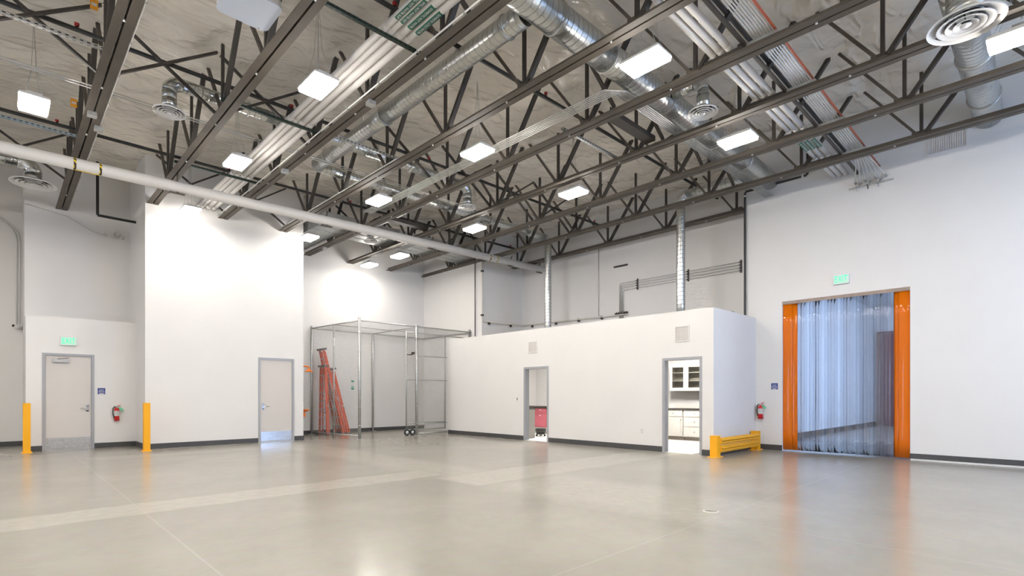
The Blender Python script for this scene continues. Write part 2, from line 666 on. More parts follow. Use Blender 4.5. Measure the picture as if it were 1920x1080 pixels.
wall('wall_alcove', [(XAL, XAL + 0.15, 5.1, 13.95, 3.18, ZC), (XR + 0.2, XAL, 5.19, 5.34, 3.18, ZC), (XP, XAL, 13.8, 13.95, 0, ZC), (XAL, 14.85, 13.8, 13.95, 0, 3.18), (XP, XP + 0.15, 13.95, YB + 0.2, 0, ZC)])
wall('wall_box', [(XBX, XBX + 0.15, 5.05, 5.355, 0, 3.18), (XBX, XBX + 0.15, 6.205, 9.805, 0, 3.18), (XBX, XBX + 0.15, 10.665, 14.3, 0, 3.18),
                  (XBX, XBX + 0.15, 5.355, 6.205, 2.095, 3.18), (XBX, XBX + 0.15, 9.805, 10.665, 2.06, 3.18),
                  (XBX + 0.15, XR, 5.05, 5.2, 0, 3.18), (XBX + 0.15, XP, 14.15, 14.3, 0, 3.18),
                  (14.7, 14.85, 5.4, 13.8, 0, 3.05), (XR + 0.2, 14.7, 5.45, 5.55, 0, 3.05), (XBX + 0.15, 14.7, 8.55, 8.65, 0, 3.05)])
wall('ceiling_box', [(XBX + 0.15, XP, 5.2, 14.15, 3.05, 3.17), (XP, 14.85, 5.2, 13.8, 3.05, 3.17)])
# behind the camera: dock door and high windows that let the daylight in
wall('wall_rear', [(-7.2, -7, -5.2, 7.2, 0, ZC), (-7.2, -7, 8.8, 18.7, 0, ZC), (-7.2, -7, 7.2, 8.8, 3.2, ZC)])
wall('wall_side', [(-7, 13.4, -5.2, -5, 0, 1.6), (-7, 13.4, -5.2, -5, 5.0, ZC), (-7, 8.1, -5.2, -5, 1.6, 5.0), (12.3, 13.4, -5.2, -5, 1.6, 5.0)])
# room behind the strip curtain
wall('wall_far_room', [(XR + 0.2, 27.2, 5.4, 5.45, 0, 5), (27, 27.2, -1.2, 5.4, 0, 5), (XR + 0.2, 16, -1.2, -1, 0, 5), (24, 27.2, -1.2, -1, 0, 5), (16, 24, -1.2, -1, 0, 1.2), (16, 24, -1.2, -1, 4.0, 5)])
wall('ceiling_far_room', [(XR + 0.2, 27.2, -1.2, 5.45, 5.0, 5.1)])


def ceiling():
    x = np.arange(-7.2, 14.2, 0.07)
    y = np.arange(-5.2, 18.8, 0.07)
    gx, gy = np.meshgrid(x, y, indexing='ij')
    rng = np.random.default_rng(7)
    pins = []
    for i in np.arange(-7, 14.5, 0.95):
        for j in np.arange(-5, 19, 0.95):
            pins.append((i + rng.uniform(-.28, .28), j + rng.uniform(-.28, .28), rng.uniform(0, 6.28), rng.integers(5, 9), rng.uniform(.5, 1.3)))
    z = 0.025 * np.sin(gx * 1.9 + 0.6 * np.sin(gy * 0.9)) + 0.02 * np.sin(gy * 2.3 + 1.1 * np.sin(gx * 0.7))
    for k in range(7):
        a = rng.uniform(0, 6.28)
        f = rng.uniform(3, 9)
        z += 0.007 * np.sin(f * (gx * np.cos(a) + gy * np.sin(a)) + 1.5 * np.sin(1.3 * gx + k) + 1.2 * np.sin(1.7 * gy - k))
    for px, py, ph, nn, amp in pins:
        i0, i1 = np.searchsorted(x, [px - 0.75, px + 0.75])
        j0, j1 = np.searchsorted(y, [py - 0.75, py + 0.75])
        sx, sy = gx[i0:i1, j0:j1] - px, gy[i0:i1, j0:j1] - py
        r = np.hypot(sx, sy)
        t = np.arctan2(sy, sx)
        z[i0:i1, j0:j1] += amp * (0.07 * np.exp(-(r / 0.16) ** 2) + 0.034 * np.sin(nn * t + ph + 2 * np.sin(2 * t)) * np.exp(-(r / 0.34) ** 2) * np.minimum(r / 0.1, 1))
    zz = np.minimum(7.13 + z, 7.3)
    v = np.stack([gx, gy, zz], -1).reshape(-1, 3)
    ny = len(y)
    f = []
    for i in range(len(x) - 1):
        for j in range(ny - 1):
            a = i * ny + j
            f.append((a, a + 1, a + ny + 1, a + ny))
    me = bpy.data.meshes.new('ceiling')
    me.from_pydata(v.tolist(), [], f)
    me.polygons.foreach_set('use_smooth', [True] * len(f))
    me.materials.append(MAT['ceiling'])
    struct(put(me, 'ceiling'))


ceiling()
wall('ceiling_deck', [(-7.2, 14.2, -5.2, 18.8, 7.36, 7.45)])

# baseboards
BH, BT = 0.125, 0.014


def baseboard(name, boxes):
    b = MB()
    for q in boxes:
        b.box(*q)
    struct(b.build(name, 'base_vinyl'))


baseboard('baseboard_left', [(6.33, XP, YB - BT, YB, 0, BH)])
baseboard('baseboard_left_bay', [(2.5, 5.08, YBAY - BT, YBAY, 0, BH), (6.06, 6.33 + BT, YBAY - BT, YBAY, 0, BH), (2.5 - BT, 2.5, YBAY - BT, YCL, 0, BH), (6.33, 6.33 + BT, YBAY, YB, 0, BH)])
baseboard('baseboard_left_closet', [(0.42, 0.70, YCL - BT, YCL, 0, BH), (1.655, 2.5, YCL - BT, YCL, 0, BH)])
baseboard('baseboard_far_left', [(-7, 0.42, YFL - BT, YFL, 0, BH)])
baseboard('baseboard_box', [(XBX - BT, XBX, 5.05 - BT, 5.305, 0, BH), (XBX - BT, XBX, 6.255, 9.755, 0, BH), (XBX - BT, XBX, 10.715, 14.3, 0, BH), (XBX, XR, 5.05 - BT, 5.05, 0, BH)])
baseboard('baseboard_right', [(XR - BT, XR, -5, 2.02, 0, BH), (XR - BT, XR, 4.45, 5.05, 0, BH)])
baseboard('baseboard_far_room', [(XR + 0.2, 27, 5.4 - BT, 5.4, 0, 0.16), (27 - BT, 27, -1, 5.4, 0, 0.16)])
b = MB()
b.box(13.09, 13.186, -3.0, 2.0, 0, 0.022)
struct(b.build('trim_1', 'white_enamel'))


# ------------------------------------------------------------------ doors
def door(n, plane, pos, a0, a1, top, leaf=True, hinge_left=True, closer=False):
    """plane 'y': door in a wall facing -Y at Y=pos, spanning X a0..a1; plane 'x': wall facing -X"""
    root = struct(put(None, 'door_%d' % n, None, (a0, pos, 0) if plane == 'y' else (pos, a0, 0)))
    W = a1 - a0

    def bx(name, m, u0, u1, d0, d1, z0, z1, par=root):
        b = MB()
        if plane == 'y':
            b.box(u0, u1, d0, d1, z0, z1)
        else:
            b.box(d0, d1, u0, u1, z0, z1)
        return b.build(name, m, par)
    fw = 0.055
    fr = bx('jamb', 'frame_grey', 0, fw, -0.014, 0.165, 0, top)
    bx('jamb', 'frame_grey', W - fw, W, -0.014, 0.165, 0, top)
    bx('door_head', 'frame_grey', fw, W - fw, -0.014, 0.165, top - fw, top)
    bx('stop', 'frame_grey', fw, fw + 0.018, 0.06, 0.12, 0, top - fw)
    bx('stop', 'frame_grey', W - fw - 0.018, W - fw, 0.06, 0.12, 0, top - fw)
    if leaf:
        bx('leaf', 'door_paint', fw + 0.004, W - fw - 0.004, 0.012, 0.056, 0.012, top - fw - 0.004)
        bx('kick_plate', 'stainless', fw + 0.02, W - fw - 0.02, 0.008, 0.012, 0.03, 0.29)
        bx('threshold', 'aluminium', fw, W - fw, -0.03, 0.06, 0, 0.011)
        hx = (W - fw - 0.075) if hinge_left else fw + 0.075
        s = -1 if hinge_left else 1
        pl = bx('lock_plate', 'stainless', hx - 0.032, hx + 0.032, 0.0, 0.012, 0.9, 1.07)
        b = MB()
        b.tube([(hx, 0.0, 0.985), (hx, -0.045, 0.985), (hx + s * 0.02, -0.055, 0.985), (hx + s * 0.14, -0.055, 0.985)], 0.011)
        b.build('lever', 'stainless', pl)
        b = MB()
        b.lathe([(0, 0.0), (0.024, 0.0), (0.024, 0.02), (0, 0.02)], 14)
        o = b.build('deadbolt', 'stainless', pl, (hx, 0.0, 1.045), (H90, 0, 0))
        bx('card_reader', 'void_dark', hx - 0.02, hx + 0.02, -0.003, 0.0, 0.91, 0.935, pl)
        if closer:
            c = bx('door_closer', 'stainless', fw + 0.13, fw + 0.43, -0.045, 0.012, top - fw - 0.155, top - fw - 0.085)
            b = MB()
            b.bar((fw + 0.22, -0.02, top - fw - 0.075), (fw + 0.42, -0.055, top - fw - 0.05), 0.02, 0.012)
            b.build('closer_arm', 'steel', c)
    return root


door(1, 'y', YCL, 0.70, 1.655, 2.29, closer=True)
door(2, 'y', YBAY, 5.08, 6.06, 2.34, hinge_left=False)
door(3, 'x', XBX, 9.755, 10.715, 2.11, leaf=False)
door(4, 'x', XBX, 5.305, 6.255, 2.145, leaf=False)

# windows and dock opening behind the camera
for n, (x0, x1) in enumerate(((8.1, 12.3),)):
    b = MB()
    for x in np.linspace(x0, x1, 4):
        b.box(x - 0.04, x + 0.04, -5.15, -5.05, 1.6, 5.0)
    for z in (1.62, 3.3, 4.98):
        b.box(x0, x1, -5.15, -5.05, z - 0.03, z + 0.03)
    struct(b.build('window_%d' % (n + 1), 'frame_grey'))
b = MB()
b.box(-7.2, -6.96, 7.1, 7.2, 0, 3.2).box(-7.2, -6.96, 8.8, 8.9, 0, 3.2).box(-7.2, -6.96, 7.1, 8.9, 3.2, 3.3)
for y in (7.73, 8.27):
    b.box(-7.18, -7.0, y - 0.05, y + 0.05, 0, 3.2)
struct(b.build('window_2', 'frame_grey'))

# ------------------------------------------------------------------ roof trusses
ZT = 5.93
TX = [1.10 + 1.546 * i for i in range(-2, 9)]          # index 2 is the leftmost truss in view
NODE = [1.66 + 1.985 * k for k in range(-3, 8)]
vert_m = MB().box(-0.022, 0.022, -0.026, 0.026, 0.09, 1.33).mesh('vertical_web', 'steel_dark')
dr_m = MB().bar((0, -0.06, 0.09), (0, -0.97, 1.33), 0.06, 0.072, (1, 0, 0)).mesh('diagonal_web', 'steel_dark')
dl_m = MB().bar((0, 0.06, 0.09), (0, 0.97, 1.33), 0.04, 0.052, (1, 0, 0)).mesh('diagonal_web', 'steel')
gus_m = MB().box(-0.01, 0.01, -0.14, 0.14, 0.06, 0.15).mesh('gusset_plate', 'steel')
plug_m = MB().lathe([(0, -0.01), (0.014, -0.01), (0.014, 0.02)], 10).mesh('bolt', 'white_plastic')
TR = []
for i, x in enumerate(TX):
    y0, y1 = -5.0, YFL
    if 0.45 < x < 2.5 or x > 6.3:
        y1 = YB
    elif 2.5 < x < 6.3:
        y1 = YBAY
    if x > 13:
        y0, y1 = 5.34, 13.8
    k = i - 2
    lab = ('dark brown steel roof truss, %s from the left' % ORD[k]) if 0 <= k < 8 else ('dark steel roof truss high in the alcove above the white room' if k == 8 else 'dark steel roof truss above the camera, %s left of the leftmost in view' % ORD[-k - 1])
    t = thing('roof_truss', lab, 'truss', (x, y0, ZT), group='open web roof trusses')
    Ln = y1 - y0
    for s in (-1, 1):
        b = MB()
        xa, xb = sorted((s * 0.013, s * 0.115))
        b.box(xa, xb, 0.002, Ln - 0.004, 0, 0.011)
        xa, xb = sorted((s * 0.013, s * 0.024))
        b.box(xa, xb, 0.002, Ln - 0.004, 0.011, 0.105)
        b.build('bottom_chord_angle', 'steel', t)
    for y in NODE:
        if y0 + 0.1 < y < y1 - 0.1:
            put(vert_m, 'vertical_web', t, (0, y - y0, 0))
            if y - 0.97 > y0:
                put(dr_m, 'diagonal_web', t, (0, y - y0, 0))
            if y + 0.97 < y1:
                put(dl_m, 'diagonal_web', t, (0, y - y0, 0))
            put(gus_m, 'gusset_plate', t, (0, y - y0, 0))
    if k >= 0:
        for y in np.arange(y0 + 1.1, y1 - 0.3, 1.985):
            put(plug_m, 'bolt', t, (0, y - y0, 0))
    TR.append(t)

# cross bridging between neighbouring trusses
row_word = {5.02: 'nearest row', 9.82: 'middle row', 15.18: 'row by the left wall'}
for i in range(1, len(TX) - 2):
    for y in (5.02, 9.82, 15.18):
        xa, xb = TX[i], TX[i + 1]
        if y < 12 and 4 < xa < 5:
            continue          # the long duct runs through this bay
        if y > 15 and 2.5 < xb and xa < 6:
            if xa > 5 or xa < 2.5:
                continue          # the bay wall or the flat duct stands there
            y = 14.95
        t = thing('cross_bracing', 'dark steel cross braces %s, %s' % ('left of the leftmost truss' if i == 1 else 'between the %s and %s trusses' % (ORD[i - 2], ORD[i - 1]), row_word.get(y, 'row by the left wall')), 'brace', (xa, y, ZT), group='cross braces between trusses')
        W = xb - xa
        MB().bar((0.03, -0.02, 0.11), (W - 0.03, -0.02, 1.13), 0.035, 0.055, (0, 1, 0)).build('brace', 'steel_dark', t)
        MB().bar((0.03, 0.02, 1.13), (W - 0.03, 0.02, 0.11), 0.035, 0.055, (0, 1, 0)).build('brace', 'steel_dark', t)

# ------------------------------------------------------------------ sprinkler lines
for n, y in enumerate((3.17, 6.33, 9.908, 13.65)):
    xe = 13.19 if n == 0 else (13.9 if y < 13.7 else 11.9)
    t = thing('sprinkler_pipe', 'black sprinkler pipe running across the trusses, %s from the camera' % ORD[n], 'pipe', (-1.6, y, 6.62), group='sprinkler branch lines')
    MB().tube([(0, 0, 0), (xe + 1.6, 0, 0)], 0.034, 10).build('pipe', 'black_pipe', t)
    for x in np.arange(0.8, xe, 3.1):
        h = MB()
        h.tube([(x + 1.6, 0, 0), (x + 1.6, 0, 0.06)], 0.016, 8)
        hd = h.build('riser_nipple', 'black_pipe', t)
        MB().lathe([(0, 0.05), (0.032, 0.055), (0.022, 0.085), (0.036, 0.09), (0, 0.1)], 10, (x + 1.6, 0, 0)).build('sprinkler_head', 'sprinkler_red', hd)

b = MB()
b.tube([(1.72, 16.42, 7.05), (1.72, 16.42, 5.77), (1.745, 16.42, 5.735), (2.499, 16.42, 5.735)], 0.032, 10)
tag(b.build('drop_pipe', 'black_pipe'), 'black pipe dropping beside the leftmost truss then turning to the wall', 'pipe')

# ------------------------------------------------------------------ strut supports
strut = lambda x0, x1, y, z, m, lab: None


def strut_channel(x0, x1, y, z, m, lab, hole=True):
    t = thing('strut_channel', lab, 'strut', (x0, y, z), group='strut channels across the trusses')
    W = x1 - x0
    MB().box(0, W, -0.022, 0.022, -0.004, 0).box(0, W, -0.022, -0.018, 0, 0.04).box(0, W, 0.018, 0.022, 0, 0.04).build('channel', m, t)
    if hole:
        b = MB()
        for x in np.arange(0.04, W - 0.05, 0.075):
            b.box(x, x + 0.035, -0.0225, -0.0175, 0.012, 0.028)
            b.box(x, x + 0.035, -0.006, 0.006, -0.0045, 0.0)
        b.build('slots', 'void_dark', t)['kind'] = 'stuff'


for n, y in enumerate((6.15, 9.3, 12.45)):
    strut_channel(2.54, 4.30, y, 6.037, 'strut_green', 'dark green slotted strut under the four white pipes, %s from the camera' % ORD[n])
strut_channel(-0.55, 1.2, 9.1, 6.037, 'galv_dull', 'grey slotted strut left of the leftmost truss, above the first lamp')
strut_channel(-0.55, 1.2, 12.5, 6.037, 'blue_strut', 'pale blue strut channel beside the leftmost truss, above the white drain pipe')
strut_channel(7.17, 8.95, 6.1, 6.037, 'galv_dull', 'slotted grey strut between the middle trusses, under the thin conduits')
strut_channel(4.3, 5.85, 9.2, 6.037, 'galv_dull', 'slotted grey strut under the small round duct near the centre')

# ------------------------------------------------------------------ insulated pipes
words = ['HTG. HOT WATER SUP', 'HTG. HOT WATER RET', 'DOMESTIC HOT WATER', 'DOMESTIC COLD WATER']
for n, (x, r) in enumerate(((3.615, 0.043), (3.708, 0.041), (3.84, 0.059), (3.97, 0.055))):
    z = 6.079 + r
    t = thing('insulated_pipe', 'white insulated pipe with green label, %s from the left of four' % ORD[n], 'pipe', (x, -5, z), group='four white pipes beside the third truss')
    MB().tube([(0, 0, 0), (0, YBAY + 5 - 0.001, 0)], r, 16).build('jacket', 'insulated_white', t)
    for y in (0.2, 3.1, 6.15, 9.3, 12.45, 15.1):
        MB().tube([(0, y + 4.9, 0), (0, y + 5.1, 0)], r + 0.004, 16).build('saddle', 'insulated_white', t)
    yl = 5.55 + 0.02 * n
    # printed wrap label on the underside
    b = MB()
    for k in range(6):
        a0, a1 = -2.4 + k * 0.27, -2.4 + (k + 1) * 0.27
        b.add([((r + .002) * math.cos(a), y, (r + .002) * math.sin(a)) for a in (a0, a1) for y in (yl + 5 - 0.27, yl + 5 + 0.27)], [(0, 1, 3, 2)])
    lb = b.build('pipe_label', 'label_green', t)
    me = text_mesh(words[n], 0.05, 'sign_white', 0.48)
    put(me, 'lettering', lb, (-0.25 * r, yl + 5, -r - 0.0035), (math.pi, 0, H90))
for n, (y, r) in enumerate(((3.14, 0.047), (3.26, 0.047), (3.365, 0.043))):
    z = 6.075 + r
    t = thing('insulated_pipe', 'white insulated pipe heading for the right wall, %s from the right of three' % ORD[n], 'pipe', (2.0, y, z), group='three white pipes heading for the right wall')
    MB().tube([(0, 0, 0), (XR - 2.0, 0, 0)], r, 16).build('jacket', 'insulated_white', t)
    for x in TX[4:10]:
        MB().tube([(x - 2.1, 0, 0), (x - 1.9, 0, 0)], r + 0.004, 16).build('saddle', 'insulated_white', t)
    b = MB()
    xl = 11.1 - 2.0
    for k in range(6):
        a0, a1 = -2.6 + k * 0.27, -2.6 + (k + 1) * 0.27
        b.add([(x, (r + .002) * math.cos(a), (r + .002) * math.sin(a)) for a in (a0, a1) for x in (xl - 0.24, xl + 0.24)], [(0, 1, 3, 2)])
    lb = b.build('pipe_label', 'label_green', t)
    put(text_mesh(words[(n * 2) % 4], 0.05, 'sign_white', 0.42), 'lettering', lb, (xl, -0.3 * r, -r - 0.0035), (math.pi, 0, 0))
for i in range(6, 10):
    strut_m = MB().box(-0.03, 0.03, -0.32, 0.25, 0.0, 0.04)
    o = strut_m.build('pipe_rest', 'steel_dark', None, (TX[i], 3.25, ZT + 0.105))
    tag(o, 'black rail carrying the three white pipes on the %s truss' % ORD[i - 2], 'strut', 'pipe rests on the trusses')

# conduit bundles
for n in range(7):
    y = 2.585 + n * 0.036
    o = MB().tube([(2.0, y, 6.093), (12.4, y, 6.093), (12.75, y + (n - 3) * 0.02, 6.03), (13.06, y + (n - 3) * 0.05, 5.87 - 0.03 * (n % 2)), (13.2, y + (n - 3) * 0.055, 5.85 - 0.03 * (n % 2))], 0.0115, 8).build('conduit', 'conduit')
    tag(o, 'thin grey conduit of the seven beside the orange-red pipe, %s from it' % ORD[n], 'conduit', 'seven conduits heading for the right wall')
o = MB().tube([(2.0, 2.535, 6.095), (13.199, 2.535, 6.095)], 0.017, 8).build('red_pipe', 'copper_red')
tag(o, 'thin orange-red pipe beside the seven grey conduits', 'pipe')
for i in range(6, 10):
    o = MB().box(-0.03, 0.03, -0.2, 0.22, 0, 0.04).build('conduit_rest', 'galv_dull', None, (TX[i], 2.7, ZT + 0.105))
    tag(o, 'grey rail carrying the seven conduits on the %s truss' % ORD[i - 2], 'strut', 'conduit rests on the trusses')
o = MB().box(0, 11.2, -0.02, 0.02, 0, 0.05).build('strut_rail', 'steel_dark', None, (2.0, 2.92, ZT + 0.106))
tag(o, 'dark rail between the three white pipes and the seven conduits', 'strut')
# messy conduit ends on the right wall
t = thing('conduit_manifold', 'tangle of conduit fittings and stubs on the right wall below the eighth truss', 'fittings', (XR, 2.69, 5.84))
random.seed(3)
MB().box(-0.02, 0, -0.4, 0.4, -0.1, -0.065).build('strut', 'galv_dull', t)
for n in range(7):
    y = (n - 3) * 0.091
    z = 0.01 - 0.03 * (n % 2)
    MB().tube([(-0.11, y, z + 0.004), (-0.02, y, z)], 0.021, 8).build('coupling', 'galv_dull', t)
    if n % 2:
        MB().box(-0.09, 0, y + 0.02, y + 0.08, z - 0.07, z - 0.02).build('outlet_body', 'galv_dull', t)
        MB().tube([(-0.05, y + 0.05, z - 0.06), (-0.05, y + 0.05 + random.uniform(-.03, .03), z - 0.16)], 0.011, 7).build('stub', random.choice(['conduit', 'steel']), t)

# six conduits, first along the trusses' direction, then beside the big duct
for n in range(6):
    x = 6.74 + n * 0.045
    y = 4.83 - n * 0.036
    r = 0.10
    path = [(x, 12.45, 6.055), (x, y + r, 6.055)]
    for k in range(1, 5):
        a = k / 4 * H90
        path.append((x + r - r * math.cos(a), y + r - r * math.sin(a), 6.055))
    path.append((XR, y, 6.055))
    o = MB().tube(path, 0.011, 8).build('conduit', 'conduit')
    tag(o, 'thin conduit bending beside the big spiral duct, %s from outside of six' % ORD[n], 'conduit', 'six conduits bending beside the duct')
for n, (y, z) in enumerate(((10.75, 6.22), (10.66, 6.22))):
    o = MB().tube([(-1.9, y, z), (3.4, y, z), (8.6, y, z)], 0.012, 8).build('conduit', 'conduit')
    tag(o, 'long thin conduit crossing the left trusses above the lamps, %s of the pair' % ('farther' if n == 0 else 'nearer'), 'conduit', 'pair of conduits crossing the left trusses')
for x, yy, lab in ((4.19 - 0.135, (0.5, 15.1), 'pale conduit fixed along the third truss'), (5.738 - 0.135, (9.0, 15.1), 'pale conduit fixed along the fourth truss'), (1.1 + 0.135, (2.0, 17.2), 'pale conduit fixed along the leftmost truss')):
    t = thing('truss_conduit', lab, 'conduit', (x, yy[0], ZT + 0.03))
    L_ = yy[1] - yy[0]
    MB().tube([(0, 0, 0), (0, L_, 0)], 0.012, 8).build('tube', 'white_enamel', t)
    for y in np.arange(0.5, L_, 1.0):
        MB().box(-0.016, 0.02, y - 0.012, y + 0.012, -0.016, 0.016).build('clip', 'galv_dull', t)

JB = [((1.1 - 0.02, 10.98, ZT - 0.06), 'grey junction box under the leftmost truss, nearer of two'), ((1.1 + 0.12, 11.5, ZT - 0.06), 'grey junction box beside the leftmost truss, farther of two'),
      ((4.19, 7.5, ZT - 0.06), 'grey junction box under the third truss near the bright lamp'), ((4.19, 11.0, ZT - 0.06), 'grey junction box under the third truss, below the four pipes'), ((7.28, 15.9, ZT - 0.06), 'small junction box near the wall end of the fifth truss')]
for p, lab in JB:
    t = thing('junction_box', lab, 'box', p, group='junction boxes on the trusses')
    MB().box(-0.06, 0.06, -0.06, 0.06, 0.0, 0.06).build('body', 'galv_dull', t)
    MB().box(-0.063, 0.063, -0.063, 0.063, -0.004, 0.0).build('cover', 'galv_dull', t)
    MB().tube([(0, 0.06, 0.03), (0, 0.1, 0.03)], 0.014, 8).build('connector', 'galv_dull', t)
for p, lab in (((0.94, 9.33, 6.75), 'small orange tag on the web of the leftmost truss, upper'), ((0.94, 12.15, 6.5), 'small orange tag on the web of the leftmost truss, lower')):
    t = thing('warning_tag', lab, 'tag', p)
    MB().box(-0.045, 0.045, -0.005, 0.0, -0.075, 0.075).build('plate', 'tag_orange', t)
    MB().box(-0.03, 0.03, -0.0065, -0.005, -0.02, 0.02).build('print', 'label_grey', t)
    MB().bar((0, 0, 0.0), (0.14, 0.0, 0.1), 0.006, 0.006).build('wire', 'steel_dark', t)


# ------------------------------------------------------------------ ducts
def elbow(a, corner, c, r, k=5):
    """points along a rounded corner between straight runs"""
    a, corner, c = Vector(a), Vector(corner), Vector(c)
    d0, d1 = (a - corner).normalized(), (c - corner).normalized()
    out = []
    for i in range(k + 1):
        t = i / k * H90
        out.append(corner + d0 * r * (1 - math.sin(t)) + d1 * r * (1 - math.cos(t)))
    return out


def duct_part(t, name, p0, p1, r, step=0.11):
    v = Vector(p1) - Vector(p0)
    k = max(range(3), key=lambda i: abs(v[i]))
    L_ = v.length
    pts = [(Vector(p0) + v * (i / max(1, int(L_ / 0.4))), r) for i in range(max(1, int(L_ / 0.4)) + 1)]
    return MB().sweep(pts, 24).build(name, 'spiral_' + 'xyz'[k], t)


def collar(t, p, ax, r):
    d = Vector(ax)
    p = Vector(p)
    return MB().sweep([(p - d * 0.02, r + 0.003), (p - d * 0.008, r + 0.02), (p + d * 0.008, r + 0.02), (p + d * 0.02, r + 0.003)], 24).build('collar', 'galv_dull', t)


t = thing('spiral_duct', 'largest galvanized spiral duct running diagonally across to the right wall', 'duct', (2.0, 4.72, 6.42))
duct_part(t, 'duct_run', (0, 0, 0), (4.6, 0, 0), 0.215)
duct_part(t, 'duct_run', (4.6, 0, 0), (XR - 2.0, 0, 0), 0.21)
for x in (1.2, 3.4, 4.6, 6.3, 8.2, 9.6):
    collar(t, (x, 0, 0), (1, 0, 0), 0.213)
for x in (2.6, 5.8, 8.8):
    MB().tube([(x, 0.0, 0.2), (x, 0.0, 0.7)], 0.006, 6).build('hanger_rod', 'galv_dull', t)

t = thing('spiral_duct', 'long galvanized spiral duct running beside the fourth truss to the small branches', 'duct', (5.06, 4.95, 6.42))
duct_part(t, 'duct_run', (0, 0, 0), (0, 3.6, 0), 0.15)
duct_part(t, 'duct_run', (0, 3.6, 0), (0, 6.45, 0), 0.142)
collar(t, (0, 3.6, 0), (0, 1, 0), 0.15)
collar(t, (0, 0.35, 0), (0, 1, 0), 0.15)
collar(t, (0, 5.9, 0), (0, 1, 0), 0.142)
MB().lathe([(0.142, 0), (0.135, 0.02), (0, 0.03)], 24).build('end_cap', 'galvanized', t, (0, 6.45, 0), (-H90, 0, 0))
for y in (1.5, 4.4):
    MB().tube([(0, y, 0.14), (0, y, 0.7)], 0.006, 6).build('hanger_rod', 'galv_dull', t)


def diffuser(loc, r, neck, lab, ztop):
    """round stepped ceiling diffuser; origin at its rim centre"""
    t = thing('round_diffuser', lab, 'diffuser', loc, group='round air diffusers')
    MB().lathe([(r * 0.99, 0.0), (r, 0.012), (r * 0.97, 0.03), (r * 0.62, 0.075), (r * 0.58, 0.08), (r * 0.6, 0.07), (r * 0.92, 0.02), (r * 0.99, 0.0)], 40).build('outer_ring', 'white_enamel', t)
    for a, c, z in ((0.74, 0.46, 0.0), (0.52, 0.28, -0.004), (0.32, 0.12, -0.008)):
        MB().lathe([(r * a, z), (r * a * 1.01, z + 0.008), (r * c, z + 0.055), (r * c * 0.96, z + 0.05), (r * a * 0.95, z + 0.002), (r * a, z)], 36).build('cone_ring', 'white_enamel', t)
    MB().lathe([(0, -0.012), (r * 0.13, -0.01), (r * 0.15, 0.0), (0, 0.02)], 24).build('centre_cap', 'white_enamel', t)
    MB().lathe([(r * 0.6, 0.085), (r * 0.3, 0.1), (0, 0.1)], 24).build('throat', 'void_dark', t)
    MB().bar((-r * 0.55, 0, 0.06), (r * 0.55, 0, 0.06), 0.012, 0.012).build('support_bar', 'steel_dark', t)
    MB().tube([(0, 0, 0.075), (0, 0, ztop - loc[2])], neck, 24).build('neck', 'spiral_z', t)
    return t


def branch(lab, pts, r, name='branch_duct', ribs=0.16):
    t = thing(name, lab, 'duct', pts[0])
    o = Vector(pts[0])
    P = [Vector(p) - o for p in pts]
    cur = P[0]
    for i in range(1, len(P)):
        if i < len(P) - 1:
            e = elbow(P[i - 1], P[i], P[i + 1], r * 1.6)
            duct_part(t, 'duct_run', cur, e[0], r, step=ribs)
            MB().sweep([(q, r + 0.004) for q in e], 22).build('elbow', 'galvanized', t)
            cur = e[-1]
        else:
            duct_part(t, 'duct_run', cur, P[i], r, step=ribs)
    return t


t = branch('round branch duct crossing under the long duct between the first and fifth trusses', [(1.98, 10.05, 6.13), (1.98, 10.05, 6.42), (8.24, 10.05, 6.42), (8.24, 10.05, 6.13)], 0.105)
for x in (1.2, 2.4, 4.6):
    collar(t, (x, 0, 0.29), (1, 0, 0), 0.106)
diffuser((1.98, 10.05, 5.9), 0.235, 0.105, 'round white diffuser on a short drop between the first and second trusses', 6.13)
diffuser((8.24, 10.05, 5.9), 0.225, 0.105, 'round white diffuser below the small branch duct near the centre', 6.13)
t = branch('round branch duct running from the long duct and dropping into the white room, left drop', [(5.1, 11.5, 6.42), (12.82, 11.5, 6.42), (12.82, 11.5, 3.172)], 0.11)
for x in (1.6, 3.3, 5.2):
    collar(t, (x, 0, 0), (1, 0, 0), 0.111)
t = branch('round duct dropping from the big duct into the white room, right drop', [(12.4, 4.93, 6.36), (12.4, 6.6, 6.36), (12.4, 6.6, 3.172)], 0.105)
collar(t, (0, 1.67, -2.95), (0, 0, 1), 0.11)
branch('short round duct leading to the flat duct near the left wall', [(7.95, 11.6, 6.36), (7.95, 14.13, 6.36)], 0.105)
branch('short stub duct feeding the diffuser beside the big duct', [(8.23, 4.5, 6.42), (8.23, 3.99, 6.42), (8.23, 3.99, 6.16)], 0.085)
diffuser((8.23, 3.99, 5.9), 0.235, 0.10, 'round white diffuser hanging in front of the big spiral duct', 6.2)
t = thing('spiral_duct', 'stubby large spiral duct entering the right wall at the upper right', 'duct', (8.62, 0.84, 6.49))
duct_part(t, 'duct_run', (0, 0, 0), (XR - 8.62, 0, 0), 0.215, step=0.09)
collar(t, (2.0, 0, 0), (1, 0, 0), 0.217)
collar(t, (3.6, 0, 0), (1, 0, 0), 0.217)
MB().lathe([(0.215, 0), (0.2, 0.02), (0, 0.03)], 24).build('end_cap', 'galvanized', t, (0, 0, 0), (0, -H90, 0))
diffuser((8.61, 0.76, 5.9), 0.39, 0.20, 'largest round white diffuser at the upper right', 6.30)
branch('galvanized duct coming from the left edge to the far left diffuser', [(-2.2, 15.53, 6.36), (0.52, 15.53, 6.36), (0.52, 15.53, 6.1)], 0.15)
diffuser((0.52, 15.53, 5.9), 0.40, 0.145, 'round white diffuser at the far left below the white drain pipe', 6.12)

